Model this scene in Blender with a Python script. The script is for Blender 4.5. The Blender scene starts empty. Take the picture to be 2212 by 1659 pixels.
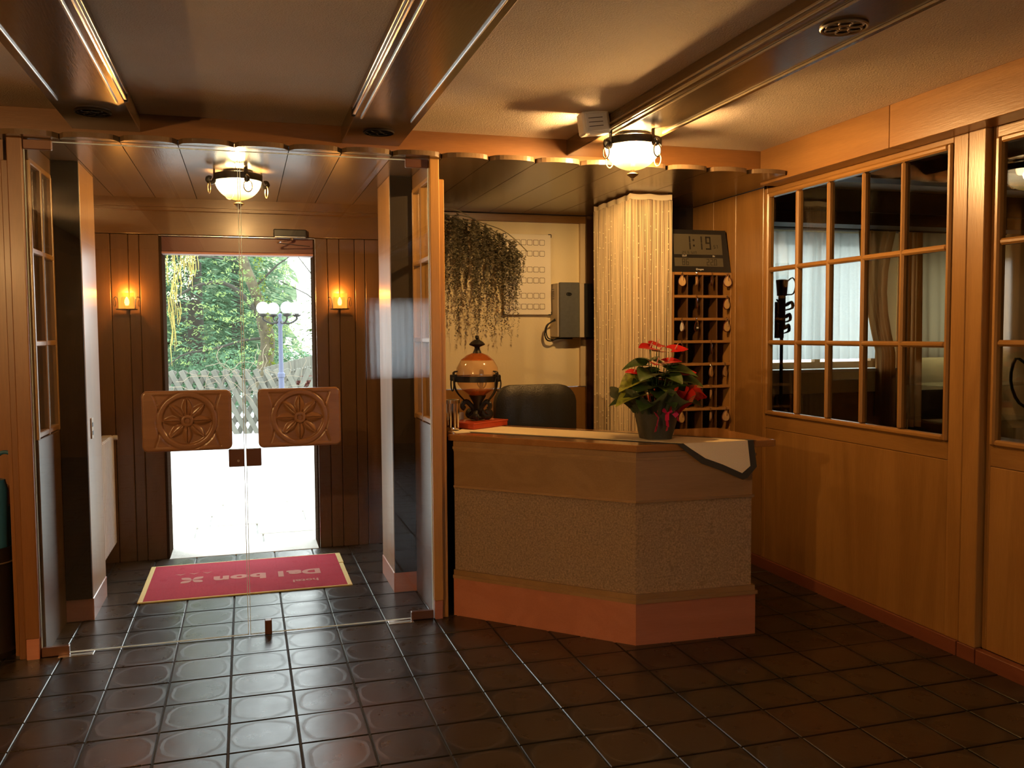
import bpy, bmesh, math, random
from mathutils import Vector, Matrix
from math import pi, sin, cos, radians, sqrt, atan2
rnd = random.Random(7)
S = bpy.context.scene
COL = S.collection

# ------------------------------------------------------------------ camera
CAMZ = 1.5
yaw, pitch, roll, FPX = 0.2924694712312133, 0.0565974072271861, -0.006784715926912684, 1909.5349
f_ = Vector((sin(yaw)*cos(pitch), cos(yaw)*cos(pitch), -sin(pitch)))
r_ = Vector((cos(yaw), -sin(yaw), 0)); u_ = r_.cross(f_)
r2 = cos(roll)*r_ + sin(roll)*u_; u2 = -sin(roll)*r_ + cos(roll)*u_
cd = bpy.data.cameras.new('camera'); cam = bpy.data.objects.new('camera', cd); COL.objects.link(cam)
m4 = Matrix((r2, u2, -f_)).transposed().to_4x4(); m4.translation = Vector((0, 0, CAMZ))
cam.matrix_world = m4
cd.sensor_fit = 'HORIZONTAL'; cd.sensor_width = 36; cd.lens = FPX/2212*36
cd.clip_start = .05; cd.clip_end = 300
S.camera = cam
# ------------------------------------------------------------------ view, world, lights
S.view_settings.view_transform = 'Standard'; S.view_settings.look = 'None'
S.view_settings.exposure = 0.0; S.view_settings.gamma = 1.0
S.view_settings.use_curve_mapping = False
SKY = 7.0
LAMP_W = 165.0; LAMP2_W = 52.0; SCONCE_W = 6.5; REAR_W = 300.0
WARM = (1, .60, .25)
w = bpy.data.worlds.new('sky'); S.world = w; w.use_nodes = True
nt = w.node_tree; bg = nt.nodes['Background']
tc = nt.nodes.new('ShaderNodeTexCoord'); sx = nt.nodes.new('ShaderNodeSeparateXYZ')
mr = nt.nodes.new('ShaderNodeMapRange'); mr.inputs[1].default_value = -.1; mr.inputs[2].default_value = .8
rp = nt.nodes.new('ShaderNodeMix'); rp.data_type = 'RGBA'
rp.inputs[6].default_value = (.98, 1, .97, 1); rp.inputs[7].default_value = (.80, .92, 1, 1)
nt.links.new(tc.outputs['Generated'], sx.inputs[0]); nt.links.new(sx.outputs['Z'], mr.inputs[0])
nt.links.new(mr.outputs[0], rp.inputs[0]); nt.links.new(rp.outputs[2], bg.inputs[0])
bg.inputs[1].default_value = SKY

# ------------------------------------------------------------------ materials
def mat(name, col=(.5,.5,.5), rough=.5, metal=0, spec=.5, emis=None, estr=0, coat=0, alpha=None, trans=0, bump=None, vary=None, sub=0):
    m = bpy.data.materials.new(name); m.use_nodes = True
    n = m.node_tree.nodes; l = m.node_tree.links; b = n['Principled BSDF']
    b.inputs['Base Color'].default_value = (*col, 1); b.inputs['Roughness'].default_value = rough
    b.inputs['Metallic'].default_value = metal; b.inputs['Specular IOR Level'].default_value = spec
    b.inputs['Coat Weight'].default_value = coat; b.inputs['Coat Roughness'].default_value = .12
    if trans: b.inputs['Transmission Weight'].default_value = trans
    if emis: b.inputs['Emission Color'].default_value = (*emis, 1); b.inputs['Emission Strength'].default_value = estr
    if sub: b.inputs['Subsurface Weight'].default_value = sub; b.inputs['Subsurface Radius'].default_value = (.01, .01, .01)
    t = n.new('ShaderNodeTexCoord')
    if vary:   # (scale, amount, (sx,sy,sz))
        mp = n.new('ShaderNodeMapping'); mp.inputs['Scale'].default_value = vary[2] if len(vary) > 2 else (1,1,1)
        ns = n.new('ShaderNodeTexNoise'); ns.inputs['Scale'].default_value = vary[0]; ns.inputs['Detail'].default_value = 5
        rm = n.new('ShaderNodeMapRange'); rm.inputs[1].default_value = .3; rm.inputs[2].default_value = .7
        rm.inputs[3].default_value = 1-vary[1]; rm.inputs[4].default_value = 1+vary[1]
        mx = n.new('ShaderNodeVectorMath'); mx.operation = 'SCALE'; mx.inputs[0].default_value = col
        l.new(t.outputs['Object'], mp.inputs[0]); l.new(mp.outputs[0], ns.inputs['Vector']); l.new(ns.outputs['Fac'], rm.inputs[0])
        l.new(rm.outputs[0], mx.inputs['Scale']); l.new(mx.outputs[0], b.inputs['Base Color'])
    if bump:   # (scale, strength)
        ns = n.new('ShaderNodeTexNoise'); ns.inputs['Scale'].default_value = bump[0]; ns.inputs['Detail'].default_value = 3
        bp = n.new('ShaderNodeBump'); bp.inputs['Strength'].default_value = bump[1]; bp.inputs['Distance'].default_value = .01
        l.new(t.outputs['Object'], ns.inputs['Vector']); l.new(ns.outputs['Fac'], bp.inputs['Height']); l.new(bp.outputs[0], b.inputs['Normal'])
    return m

def wood(name, c1, c2, axis='Z', rough=.32, scale=1.0, coat=.15, spec=.5, rings=.32):
    m = bpy.data.materials.new(name); m.use_nodes = True
    n = m.node_tree.nodes; l = m.node_tree.links; b = n['Principled BSDF']
    g = n.new('ShaderNodeNewGeometry'); oi = n.new('ShaderNodeObjectInfo')
    ad = n.new('ShaderNodeVectorMath'); ad.operation = 'ADD'
    sc = n.new('ShaderNodeVectorMath'); sc.operation = 'SCALE'; sc.inputs['Scale'].default_value = 7
    cb = n.new('ShaderNodeCombineXYZ')
    for i in range(3): l.new(oi.outputs['Random'], cb.inputs[i])
    l.new(cb.outputs[0], sc.inputs[0]); l.new(g.outputs['Position'], ad.inputs[0]); l.new(sc.outputs[0], ad.inputs[1])
    mp = n.new('ShaderNodeMapping'); k = {'X': (.09,1,1), 'Y': (1,.09,1), 'Z': (1,1,.09)}[axis]
    mp.inputs['Scale'].default_value = [v*scale for v in k]; l.new(ad.outputs[0], mp.inputs[0])
    n1 = n.new('ShaderNodeTexNoise'); n1.inputs['Scale'].default_value = 4.5; n1.inputs['Detail'].default_value = 3; n1.inputs['Distortion'].default_value = .6
    n2 = n.new('ShaderNodeTexNoise'); n2.inputs['Scale'].default_value = 150; n2.inputs['Detail'].default_value = 2
    l.new(mp.outputs[0], n1.inputs['Vector']); l.new(mp.outputs[0], n2.inputs['Vector'])
    mu = n.new('ShaderNodeMath'); mu.operation = 'MULTIPLY'; mu.inputs[1].default_value = 26; l.new(n1.outputs['Fac'], mu.inputs[0])
    si = n.new('ShaderNodeMath'); si.operation = 'SINE'; l.new(mu.outputs[0], si.inputs[0])
    r1 = n.new('ShaderNodeMapRange'); r1.inputs[1].default_value = -1; r1.inputs[2].default_value = 1; r1.inputs[4].default_value = rings; l.new(si.outputs[0], r1.inputs[0])
    m2 = n.new('ShaderNodeMath'); m2.operation = 'MULTIPLY_ADD'; m2.inputs[1].default_value = .55; l.new(n2.outputs['Fac'], m2.inputs[0]); l.new(r1.outputs[0], m2.inputs[2])
    mx = n.new('ShaderNodeMix'); mx.data_type = 'RGBA'; mx.inputs[6].default_value = (*c1, 1); mx.inputs[7].default_value = (*c2, 1)
    l.new(m2.outputs[0], mx.inputs[0])
    hv = n.new('ShaderNodeHueSaturation'); rv = n.new('ShaderNodeMapRange'); rv.inputs[3].default_value = .88; rv.inputs[4].default_value = 1.12
    l.new(oi.outputs['Random'], rv.inputs[0]); l.new(rv.outputs[0], hv.inputs['Value']); l.new(mx.outputs[2], hv.inputs['Color'])
    l.new(hv.outputs[0], b.inputs['Base Color'])
    bp = n.new('ShaderNodeBump'); bp.inputs['Strength'].default_value = .12; bp.inputs['Distance'].default_value = .004
    l.new(n2.outputs['Fac'], bp.inputs['Height']); l.new(bp.outputs[0], b.inputs['Normal'])
    b.inputs['Roughness'].default_value = rough; b.inputs['Coat Weight'].default_value = coat; b.inputs['Coat Roughness'].default_value = .2
    b.inputs['Specular IOR Level'].default_value = spec
    return m

def glass(name, tint=(1,1,1), rough=0.0, ior=1.5, body=0.0, bcol=(.5,.5,.5)):
    m = bpy.data.materials.new(name); m.use_nodes = True
    n = m.node_tree.nodes; l = m.node_tree.links; n.remove(n['Principled BSDF']); o = n['Material Output']
    t = n.new('ShaderNodeBsdfTransparent'); t.inputs[0].default_value = (*tint, 1)
    g = n.new('ShaderNodeBsdfGlossy'); g.inputs['Roughness'].default_value = rough
    fr = n.new('ShaderNodeFresnel'); fr.inputs[0].default_value = ior
    # a pane is a closed box, so rays leaving it meet the inner side too: keep the same reflectance on both sides
    ge = n.new('ShaderNodeNewGeometry'); mi = n.new('ShaderNodeMix'); mi.data_type = 'FLOAT'
    mi.inputs[2].default_value = ior; mi.inputs[3].default_value = 1/ior
    l.new(ge.outputs['Backfacing'], mi.inputs[0]); l.new(mi.outputs[0], fr.inputs[0])
    s = n.new('ShaderNodeMixShader'); l.new(fr.outputs[0], s.inputs[0])
    base = t
    if body:
        d = n.new('ShaderNodeBsdfDiffuse'); d.inputs[0].default_value = (*bcol, 1)
        s2 = n.new('ShaderNodeMixShader'); s2.inputs[0].default_value = body; l.new(t.outputs[0], s2.inputs[1]); l.new(d.outputs[0], s2.inputs[2]); base = s2
    l.new(base.outputs[0], s.inputs[1]); l.new(g.outputs[0], s.inputs[2]); l.new(s.outputs[0], o.inputs[0])
    return m

def lampglass(name, tint, ecol, estr, tint2=None, ecol2=None):
    """glass that lets light through and glows; tint2/ecol2 at the thick amber bottom of a bowl"""
    m = bpy.data.materials.new(name); m.use_nodes = True
    n = m.node_tree.nodes; l = m.node_tree.links; n.remove(n['Principled BSDF']); o = n['Material Output']
    t = n.new('ShaderNodeBsdfTransparent'); t.inputs[0].default_value = (*tint, 1)
    e = n.new('ShaderNodeEmission'); e.inputs[0].default_value = (*ecol, 1); e.inputs[1].default_value = estr
    if tint2:
        tc = n.new('ShaderNodeTexCoord'); sp = n.new('ShaderNodeSeparateXYZ'); mr = n.new('ShaderNodeMapRange')
        mr.inputs[1].default_value = .05; mr.inputs[2].default_value = .55; l.new(tc.outputs['Generated'], sp.inputs[0]); l.new(sp.outputs['Z'], mr.inputs[0])
        for c2, c1, tgt in ((tint2, tint, t), (ecol2, ecol, e)):
            mx = n.new('ShaderNodeMix'); mx.data_type = 'RGBA'; mx.inputs[6].default_value = (*c2, 1); mx.inputs[7].default_value = (*c1, 1)
            l.new(mr.outputs[0], mx.inputs[0]); l.new(mx.outputs[2], tgt.inputs[0])
    a = n.new('ShaderNodeAddShader'); l.new(t.outputs[0], a.inputs[0]); l.new(e.outputs[0], a.inputs[1]); l.new(a.outputs[0], o.inputs[0])
    return m

def cloth_tl(name, col, tr=.5, transp=.0, vary=0):
    m = bpy.data.materials.new(name); m.use_nodes = True
    n = m.node_tree.nodes; l = m.node_tree.links; n.remove(n['Principled BSDF']); o = n['Material Output']
    d = n.new('ShaderNodeBsdfDiffuse'); d.inputs[0].default_value = (*col, 1)
    t = n.new('ShaderNodeBsdfTranslucent'); t.inputs[0].default_value = (*col, 1)
    s = n.new('ShaderNodeMixShader'); s.inputs[0].default_value = tr; l.new(d.outputs[0], s.inputs[1]); l.new(t.outputs[0], s.inputs[2])
    if vary:
        g = n.new('ShaderNodeNewGeometry'); ns = n.new('ShaderNodeTexNoise'); ns.inputs['Scale'].default_value = 2.2; ns.inputs['Detail'].default_value = 4
        l.new(g.outputs['Position'], ns.inputs['Vector'])
        rm = n.new('ShaderNodeMapRange'); rm.inputs[1].default_value = .35; rm.inputs[2].default_value = .65; rm.inputs[3].default_value = 1-vary; rm.inputs[4].default_value = 1+vary
        l.new(ns.outputs['Fac'], rm.inputs[0]); v = n.new('ShaderNodeVectorMath'); v.operation = 'SCALE'; v.inputs[0].default_value = col
        l.new(rm.outputs[0], v.inputs['Scale']); l.new(v.outputs[0], d.inputs[0]); l.new(v.outputs[0], t.inputs[0])
    if transp:
        p = n.new('ShaderNodeBsdfTransparent'); s2 = n.new('ShaderNodeMixShader'); s2.inputs[0].default_value = transp
        l.new(s.outputs[0], s2.inputs[1]); l.new(p.outputs[0], s2.inputs[2]); s = s2
    l.new(s.outputs[0], o.inputs[0]); return m

def tile_mat():
    m = bpy.data.materials.new('ceramic_tile'); m.use_nodes = True
    n = m.node_tree.nodes; l = m.node_tree.links; b = n['Principled BSDF']
    uv = n.new('ShaderNodeUVMap'); g = n.new('ShaderNodeNewGeometry')
    nz = n.new('ShaderNodeTexNoise'); nz.inputs['Scale'].default_value = 9; nz.inputs['Detail'].default_value = 4
    l.new(g.outputs['Position'], nz.inputs['Vector'])
    nb = n.new('ShaderNodeTexNoise'); nb.inputs['Scale'].default_value = 1.6; nb.inputs['Detail'].default_value = 1; l.new(g.outputs['Position'], nb.inputs['Vector'])
    sub = n.new('ShaderNodeVectorMath'); sub.operation = 'SUBTRACT'; sub.inputs[1].default_value = (.5, .5, 0); l.new(uv.outputs[0], sub.inputs[0])
    sp = n.new('ShaderNodeSeparateXYZ'); l.new(sub.outputs[0], sp.inputs[0])
    def mth(op, a, bb=None):
        q = n.new('ShaderNodeMath'); q.operation = op
        for i, v in enumerate((a, bb)):
            if v is None: continue
            if isinstance(v, (int, float)): q.inputs[i].default_value = v
            else: l.new(v, q.inputs[i])
        return q.outputs[0]
    px = mth('POWER', mth('ABSOLUTE', sp.outputs[0]), 2.6); py = mth('POWER', mth('ABSOLUTE', sp.outputs[1]), 2.6)
    rr = mth('POWER', mth('ADD', px, py), 1/2.6)
    rr = mth('ADD', rr, mth('MULTIPLY', mth('SUBTRACT', nz.outputs['Fac'], .5), .16))
    ring = mth('ABSOLUTE', mth('SUBTRACT', rr, .43))
    rg = n.new('ShaderNodeMapRange'); rg.inputs[1].default_value = .0; rg.inputs[2].default_value = .05; rg.inputs[3].default_value = 1; rg.inputs[4].default_value = 0; l.new(ring, rg.inputs[0])
    ins = n.new('ShaderNodeMapRange'); ins.inputs[1].default_value = .38; ins.inputs[2].default_value = .46; l.new(rr, ins.inputs[0])
    c1 = n.new('ShaderNodeMix'); c1.data_type = 'RGBA'; c1.inputs[6].default_value = (.034, .024, .016, 1); c1.inputs[7].default_value = (.014, .012, .010, 1); l.new(ins.outputs[0], c1.inputs[0])
    c2 = n.new('ShaderNodeMix'); c2.data_type = 'RGBA'; c2.inputs[7].default_value = (.05, .034, .022, 1); l.new(c1.outputs[2], c2.inputs[6])
    l.new(mth('MULTIPLY', rg.outputs[0], .5), c2.inputs[0])
    c3 = n.new('ShaderNodeMix'); c3.data_type = 'RGBA'; c3.inputs[7].default_value = (.05, .022, .012, 1); l.new(c2.outputs[2], c3.inputs[6])
    rv = n.new('ShaderNodeMapRange'); rv.inputs[1].default_value = .5; rv.inputs[2].default_value = .75; rv.inputs[4].default_value = .6; l.new(nb.outputs['Fac'], rv.inputs[0]); l.new(rv.outputs[0], c3.inputs[0])
    l.new(c3.outputs[2], b.inputs['Base Color'])
    ro = mth('ADD', mth('ADD', .22, mth('MULTIPLY', nz.outputs['Fac'], .14)), mth('MULTIPLY', rg.outputs[0], .08))
    l.new(ro, b.inputs['Roughness'])
    bp = n.new('ShaderNodeBump'); bp.inputs['Strength'].default_value = .25; bp.inputs['Distance'].default_value = .004
    l.new(mth('ADD', nz.outputs['Fac'], mth('MULTIPLY', rg.outputs[0], .4)), bp.inputs['Height']); l.new(bp.outputs[0], b.inputs['Normal'])
    b.inputs['Specular IOR Level'].default_value = .5
    return m

OAK1 = (.36, .185, .055); OAK2 = (.21, .098, .025)
M = {}
M['oak_z'] = wood('oak_upright', OAK1, OAK2, 'Z')
M['oak_y'] = wood('oak_along_y', OAK1, OAK2, 'Y')
M['oak_x'] = wood('oak_along_x', OAK1, OAK2, 'X')
M['oakpanel'] = wood('oak_counter', (.36, .215, .095), (.23, .125, .048), 'X', rough=.4)
M['oaktop'] = wood('worktop_wood', (.42, .20, .07), (.27, .115, .035), 'X', rough=.14, coat=.5)
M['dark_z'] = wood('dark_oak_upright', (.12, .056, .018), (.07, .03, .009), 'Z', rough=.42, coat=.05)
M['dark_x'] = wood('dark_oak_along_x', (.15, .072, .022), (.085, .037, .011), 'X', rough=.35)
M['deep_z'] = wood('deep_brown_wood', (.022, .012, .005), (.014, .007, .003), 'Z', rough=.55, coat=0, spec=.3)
M['soffit'] = wood('soffit_board', (.20, .13, .07), (.14, .085, .042), 'Y', rough=.22, coat=.3)
M['beam'] = wood('beam_wood', (.13, .078, .032), (.075, .042, .016), 'Y', rough=.22, coat=.35)
M['header'] = wood('header_oak', (.36, .18, .055), (.22, .10, .028), 'Y')
M['fascia'] = wood('fascia_wood', (.27, .118, .034), (.17, .068, .018), 'X', rough=.35)
M['plinth'] = wood('red_plinth', (.50, .20, .115), (.38, .135, .07), 'X', rough=.28, coat=.3)
M['redwood_y'] = wood('red_skirting', (.22, .07, .035), (.15, .045, .022), 'Y', rough=.4)
M['darkred'] = mat('dark_red_frame', (.12, .035, .03), .4)
M['matte_brown'] = mat('matte_brown', (.03, .018, .012), .95, spec=0)
M['post'] = wood('lit_post_oak', (.50, .27, .075), (.36, .17, .04), 'Z', coat=.05, rough=.4)  # right post: lamplight from the side is put into this lighter oak
M['post_shaded'] = wood('shaded_post_oak', (.22, .088, .02), (.14, .05, .011), 'Z', coat=.05, rough=.4)  # same oak darkened: the weaker light at the left is in the colour
M['carved'] = wood('carved_wood', (.28, .135, .06), (.18, .078, .032), 'X', rough=.3, coat=.25, scale=2)
M['plaster'] = mat('ceiling_plaster', (.74, .60, .44), .9, bump=(160, .5), vary=(3, .04))
M['cream'] = mat('cream_wall', (.80, .70, .46), .85, bump=(60, .15), vary=(2.5, .04))
M['white'] = mat('white_plastic', (.75, .72, .66), .4)
M['grout'] = mat('grout', (.045, .04, .034), .8, vary=(30, .3))
M['tile'] = tile_mat()
M['iron'] = mat('wrought_iron', (.03, .027, .024), .42, metal=.6, bump=(40, .2))
M['bronze'] = mat('bronze_ring', (.45, .36, .22), .4, metal=.8)
M['alu'] = mat('aluminium', (.75, .74, .74), .25, metal=1)
M['chrome'] = mat('chrome', (.8, .8, .8), .08, metal=1)
M['black'] = mat('black_plastic', (.012, .012, .012), .35)
M['leather'] = mat('black_leather', (.018, .018, .016), .42, bump=(120, .2))
M['glass'] = glass('clear_glass', (.985, 1, .99))
M['pane'] = glass('window_pane', (.93, .95, .94))
M['edge'] = cloth_tl('glass_edge', (.85, .93, .93), .6)
M['brown_metal'] = mat('brown_patch_fitting', (.13, .055, .03), .35, metal=.3)
M['plush'] = mat('woven_panel', (.52, .36, .22), .95, bump=(420, 1.0), vary=(130, .35))
M['mat_red'] = mat('red_carpet', (.42, .012, .035), .95, bump=(500, .5), vary=(90, .12))
M['mat_edge'] = mat('yellow_edge', (.72, .55, .22), .8)
M['mat_text'] = mat('beige_print', (.50, .22, .17), .95)
M['lcd'] = mat('lcd_grey', (.085, .075, .05), .3)
M['lcd_ink'] = mat('lcd_ink', (.015, .012, .01), .5)
M['print'] = mat('white_print', (.6, .58, .52), .5)
M['grey_box'] = mat('grey_metal', (.10, .105, .10), .5, vary=(40, .08))
M['beige_box'] = mat('beige_metal', (.50, .42, .30), .5)
M['string'] = mat('curtain_string', (.80, .66, .44), .55)
M['hem'] = mat('curtain_hem', (.86, .76, .55), .7)
M['bead'] = mat('pearl_bead', (.95, .85, .6), .15)
M['amber'] = glass('amber_crackle_glass', (.96, .84, .66), .1, 1.5, .28, (.80, .55, .32))
M['amber_dark'] = glass('burnt_amber_glass', (.8, .4, .14), .1, 1.5, .5, (.40, .12, .03))
M['red_box'] = mat('red_leatherette', (.42, .05, .015), .35, vary=(30, .1))
M['dark_red_box'] = mat('dark_red', (.16, .02, .012), .4)
M['runner'] = mat('cream_cloth', (.92, .80, .58), .9, bump=(300, .3))
M['runner_b'] = mat('dark_hem', (.05, .045, .04), .9)
M['leaf'] = mat('glossy_leaf', (.06, .115, .028), .35, vary=(25, .4))
M['leaf_y'] = mat('yellow_green_leaf', (.30, .33, .04), .35, vary=(40, .5))
M['anth'] = mat('red_spathe', (.62, .02, .02), .25)
M['spadix'] = mat('pink_spadix', (.85, .45, .35), .5)
M['tulle_g'] = cloth_tl('green_net', (.09, .12, .075), .3, .08)
M['tulle_r'] = cloth_tl('red_net', (.50, .03, .02), .4, .12)
M['pot'] = mat('dark_wrapping', (.05, .052, .04), .5, bump=(25, .4))
M['ribbon'] = mat('pink_satin', (.62, .015, .09), .3)
M['dried'] = mat('dried_sprig', (.20, .175, .105), .9, vary=(20, .3))
M['fob'] = wood('wood_slice', (.60, .40, .18), (.42, .25, .09), 'Z', scale=8)
M['leatherband'] = mat('red_leather_band', (.09, .015, .008), .4)
M['paper'] = mat('paper', (.75, .68, .55), .8)
M['sheer'] = cloth_tl('sheer_curtain', (.66, .68, .66), .5, .03)
M['sheer2'] = cloth_tl('sheer_curtain_dense', (.85, .90, .95), .7, .0)
M['beige_curt'] = cloth_tl('beige_curtain', (.50, .40, .22), .16)
M['drape'] = cloth_tl('orange_drape', (.50, .24, .08), .3)
M['blue_f'] = mat('blue_nylon', (.02, .10, .16), .45)
M['red_f'] = mat('red_nylon', (.45, .03, .01), .5)
M['black_f'] = mat('black_nylon', (.012, .012, .014), .5)
M['enamel'] = mat('white_enamel', (.62, .60, .56), .35)
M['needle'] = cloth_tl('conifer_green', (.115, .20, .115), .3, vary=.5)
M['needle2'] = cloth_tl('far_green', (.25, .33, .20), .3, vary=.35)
M['fresh'] = cloth_tl('fresh_leaf', (.24, .33, .12), .5, vary=.35)
M['pale'] = cloth_tl('sunlit_leaf', (.72, .76, .50), .5, vary=.2)
M['catkin'] = cloth_tl('yellow_catkin', (.50, .42, .15), .4, vary=.2)
M['bark'] = mat('mossy_bark', (.08, .065, .035), .9, bump=(25, 1), vary=(6, .5))
M['bark_d'] = mat('dark_bark', (.04, .036, .026), .9, bump=(20, 1))
M['moss'] = cloth_tl('moss', (.17, .2, .02), .2, vary=.3)
M['fence'] = mat('weathered_wood', (.13, .125, .10), .8, vary=(9, .25, (1, 1, .2)))
M['vine'] = mat('dry_vine', (.24, .19, .13), .8)
M['stone'] = mat('light_stone', (.55, .52, .46), .85, bump=(30, .6), vary=(5, .15))
M['gravel'] = mat('pale_gravel', (.50, .49, .46), .95, bump=(60, .8), vary=(40, .2))
M['lamppost'] = mat('blue_grey_paint', (.08, .09, .15), .5)
M['opal'] = mat('opal_globe', (.9, .9, .9), .2)
M['car'] = mat('white_car_paint', (.8, .8, .8), .15, coat=.6)
M['bulb'] = mat('lit_bulb', (1, .8, .5), .3, emis=(1, .72, .35), estr=26)
M['bowl'] = lampglass('lit_glass_bowl', (.95, .90, .78), (1, .80, .48), 3.0, (.30, .24, .14), (.50, .30, .06))
M['shade'] = lampglass('lit_amber_pane', (.85, .6, .25), (1, .50, .08), .55)
M['rubber'] = mat('rubber', (.02, .02, .02), .8)
M['plum'] = mat('dark_upholstery', (.05, .03, .025), .8)
for _k in ('leaf', 'leaf_y', 'anth'): pass

# ------------------------------------------------------------------ mesh helpers
class B:
    """collects shapes; build() links them as ONE mesh object"""
    def __init__(s): s.v = []; s.f = []; s.mi = []; s.uv = {}; s.cur = 0
    def face(s, pts, mi=None):
        i = len(s.v); s.v += [tuple(p) for p in pts]; s.f.append(tuple(range(i, i+len(pts)))); s.mi.append(s.cur if mi is None else mi)
    def mesh(s, vs, fs):
        i = len(s.v); s.v += [tuple(p) for p in vs]; s.f += [tuple(i+k for k in q) for q in fs]; s.mi += [s.cur]*len(fs)
    def box(s, x0, x1, y0, y1, z0, z1, b=0, rot=None):
        if x0 > x1: x0, x1 = x1, x0
        if y0 > y1: y0, y1 = y1, y0
        if z0 > z1: z0, z1 = z1, z0
        b = min(b, (x1-x0)*.45, (y1-y0)*.45, (z1-z0)*.45)
        vs = []; idx = {}
        if b <= 0:
            vs = [(x, y, z) for x in (x0, x1) for y in (y0, y1) for z in (z0, z1)]
            fs = [(0,1,3,2), (4,6,7,5), (0,4,5,1), (2,3,7,6), (0,2,6,4), (1,5,7,3)]
        else:
            c = ((x0, x1), (y0, y1), (z0, z1)); fs = []
            for i in (0, 1):
                for j in (0, 1):
                    for k in (0, 1):
                        for ax in range(3):
                            p = []
                            for a, q in enumerate((i, j, k)):
                                v = c[a][q]
                                if a != ax: v += b if q == 0 else -b
                                p.append(v)
                            idx[(i, j, k, ax)] = len(vs); vs.append(tuple(p))
            def quad(a, o):
                r = []
                for (p, q) in ((0,0), (1,0), (1,1), (0,1)):
                    t = [0,0,0]; t[a] = o; t[(a+1)%3] = p; t[(a+2)%3] = q; r.append(idx[(*t, a)])
                return tuple(r if o else r[::-1])
            for a in range(3):
                for o in (0, 1): fs.append(quad(a, o))
            for a in range(3):     # edges parallel to axis a
                b1, b2 = (a+1)%3, (a+2)%3
                for p in (0, 1):
                    for q in (0, 1):
                        t0 = [0,0,0]; t0[b1] = p; t0[b2] = q; t1 = list(t0); t1[a] = 1
                        r = (idx[(*t0, b1)], idx[(*t1, b1)], idx[(*t1, b2)], idx[(*t0, b2)])
                        fs.append(r if (p ^ q) else r[::-1])
            for i in (0, 1):
                for j in (0, 1):
                    for k in (0, 1):
                        r = (idx[(i,j,k,0)], idx[(i,j,k,1)], idx[(i,j,k,2)])
                        fs.append(r if (i+j+k) % 2 == 1 else r[::-1])
        if rot:
            vs = [tuple(rot @ Vector(p)) for p in vs]
        s.mesh(vs, fs)
    def tube(s, pts, r, n=8, cap=True, closed=False, flat=None):
        pts = [Vector(p) for p in pts]; rs = list(r) if isinstance(r, (list, tuple)) else [r]*len(pts)
        if 4 <= len(pts) <= 9 and not closed and n >= 5:      # round off hand-laid curves
            P2, R2_ = [], []
            for i in range(len(pts)-1):
                a, b_, c, d = pts[max(i-1, 0)], pts[i], pts[i+1], pts[min(i+2, len(pts)-1)]
                for k in range(3):
                    t = k/3; P2.append(.5*((2*b_)+(c-a)*t+(2*a-5*b_+4*c-d)*t*t+(3*b_-a-3*c+d)*t**3)); R2_.append(rs[i]+(rs[i+1]-rs[i])*t)
            P2.append(pts[-1]); R2_.append(rs[-1]); pts, rs = P2, R2_
        N = len(pts)
        vs = []; fs = []; prev = None
        for i, p in enumerate(pts):
            if closed: t = (pts[(i+1) % N]-pts[i-1])
            else: t = pts[min(i+1, N-1)]-pts[max(i-1, 0)]
            if t.length < 1e-9: t = Vector((0,0,1))
            t.normalize()
            if prev is None:
                a = Vector((0,0,1)) if abs(t.z) < .9 else Vector((1,0,0)); nrm = t.cross(a).normalized()
            else:
                nrm = (prev - t*prev.dot(t)); nrm = nrm.normalized() if nrm.length > 1e-6 else t.orthogonal().normalized()
            prev = nrm; bn = t.cross(nrm)
            for k in range(n):
                a = 2*pi*k/n; c1 = cos(a)*rs[i]; c2 = sin(a)*rs[i]*(flat if flat else 1)
                vs.append(p+nrm*c1+bn*c2)
        M_ = N if closed else N-1
        for i in range(M_):
            for k in range(n):
                a = i*n+k; b2 = i*n+(k+1) % n; c = ((i+1) % N)*n+(k+1) % n; d = ((i+1) % N)*n+k
                fs.append((a, b2, c, d))
        if cap and not closed:
            fs.append(tuple(range(n))[::-1]); fs.append(tuple((N-1)*n+k for k in range(n)))
        s.mesh(vs, fs)
    def lathe(s, prof, c=(0,0,0), n=24, a0=0, a1=2*pi, sx=1, sy=1):
        full = abs(a1-a0-2*pi) < 1e-6; K = n if full else n+1; vs = []; fs = []
        for r, z in prof:
            for k in range(K):
                a = a0+(a1-a0)*k/n; vs.append((c[0]+r*cos(a)*sx, c[1]+r*sin(a)*sy, c[2]+z))
        for i in range(len(prof)-1):
            for k in range(n):
                k2 = (k+1) % K; fs.append((i*K+k, i*K+k2, (i+1)*K+k2, (i+1)*K+k))
        s.mesh(vs, fs)
    def prism(s, poly, z0, z1):
        n = len(poly); vs = [(x, y, z0) for x, y in poly]+[(x, y, z1) for x, y in poly]
        fs = [tuple(range(n))[::-1], tuple(range(n, 2*n))]+[(i, (i+1) % n, n+(i+1) % n, n+i) for i in range(n)]
        s.mesh(vs, fs)
    def sphere(s, c, r, n=12, sz=1):
        k = n//2+1; s.lathe([(max(r*sin(pi*i/k), 1e-5), -r*sz*cos(pi*i/k)) for i in range(k+1)], c, n)
    def build(s, name, material, parent=None, smooth=False, world=True):
        off = Vector((0,0,0))
        if parent is not None and world:
            q = parent
            while q is not None: off += q.location; q = q.parent
        me = bpy.data.meshes.new(name); me.from_pydata([(x-off.x, y-off.y, z-off.z) for x, y, z in s.v], [], s.f)
        ms = material if isinstance(material, (list, tuple)) else [material]
        for m in ms: me.materials.append(m)
        if len(ms) > 1: me.polygons.foreach_set('material_index', s.mi)
        if smooth:
            me.polygons.foreach_set('use_smooth', [True]*len(me.polygons))
            try: me.set_sharp_from_angle(angle=radians(40))
            except Exception: pass
        me.update(); o = bpy.data.objects.new(name, me); COL.objects.link(o)
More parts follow.
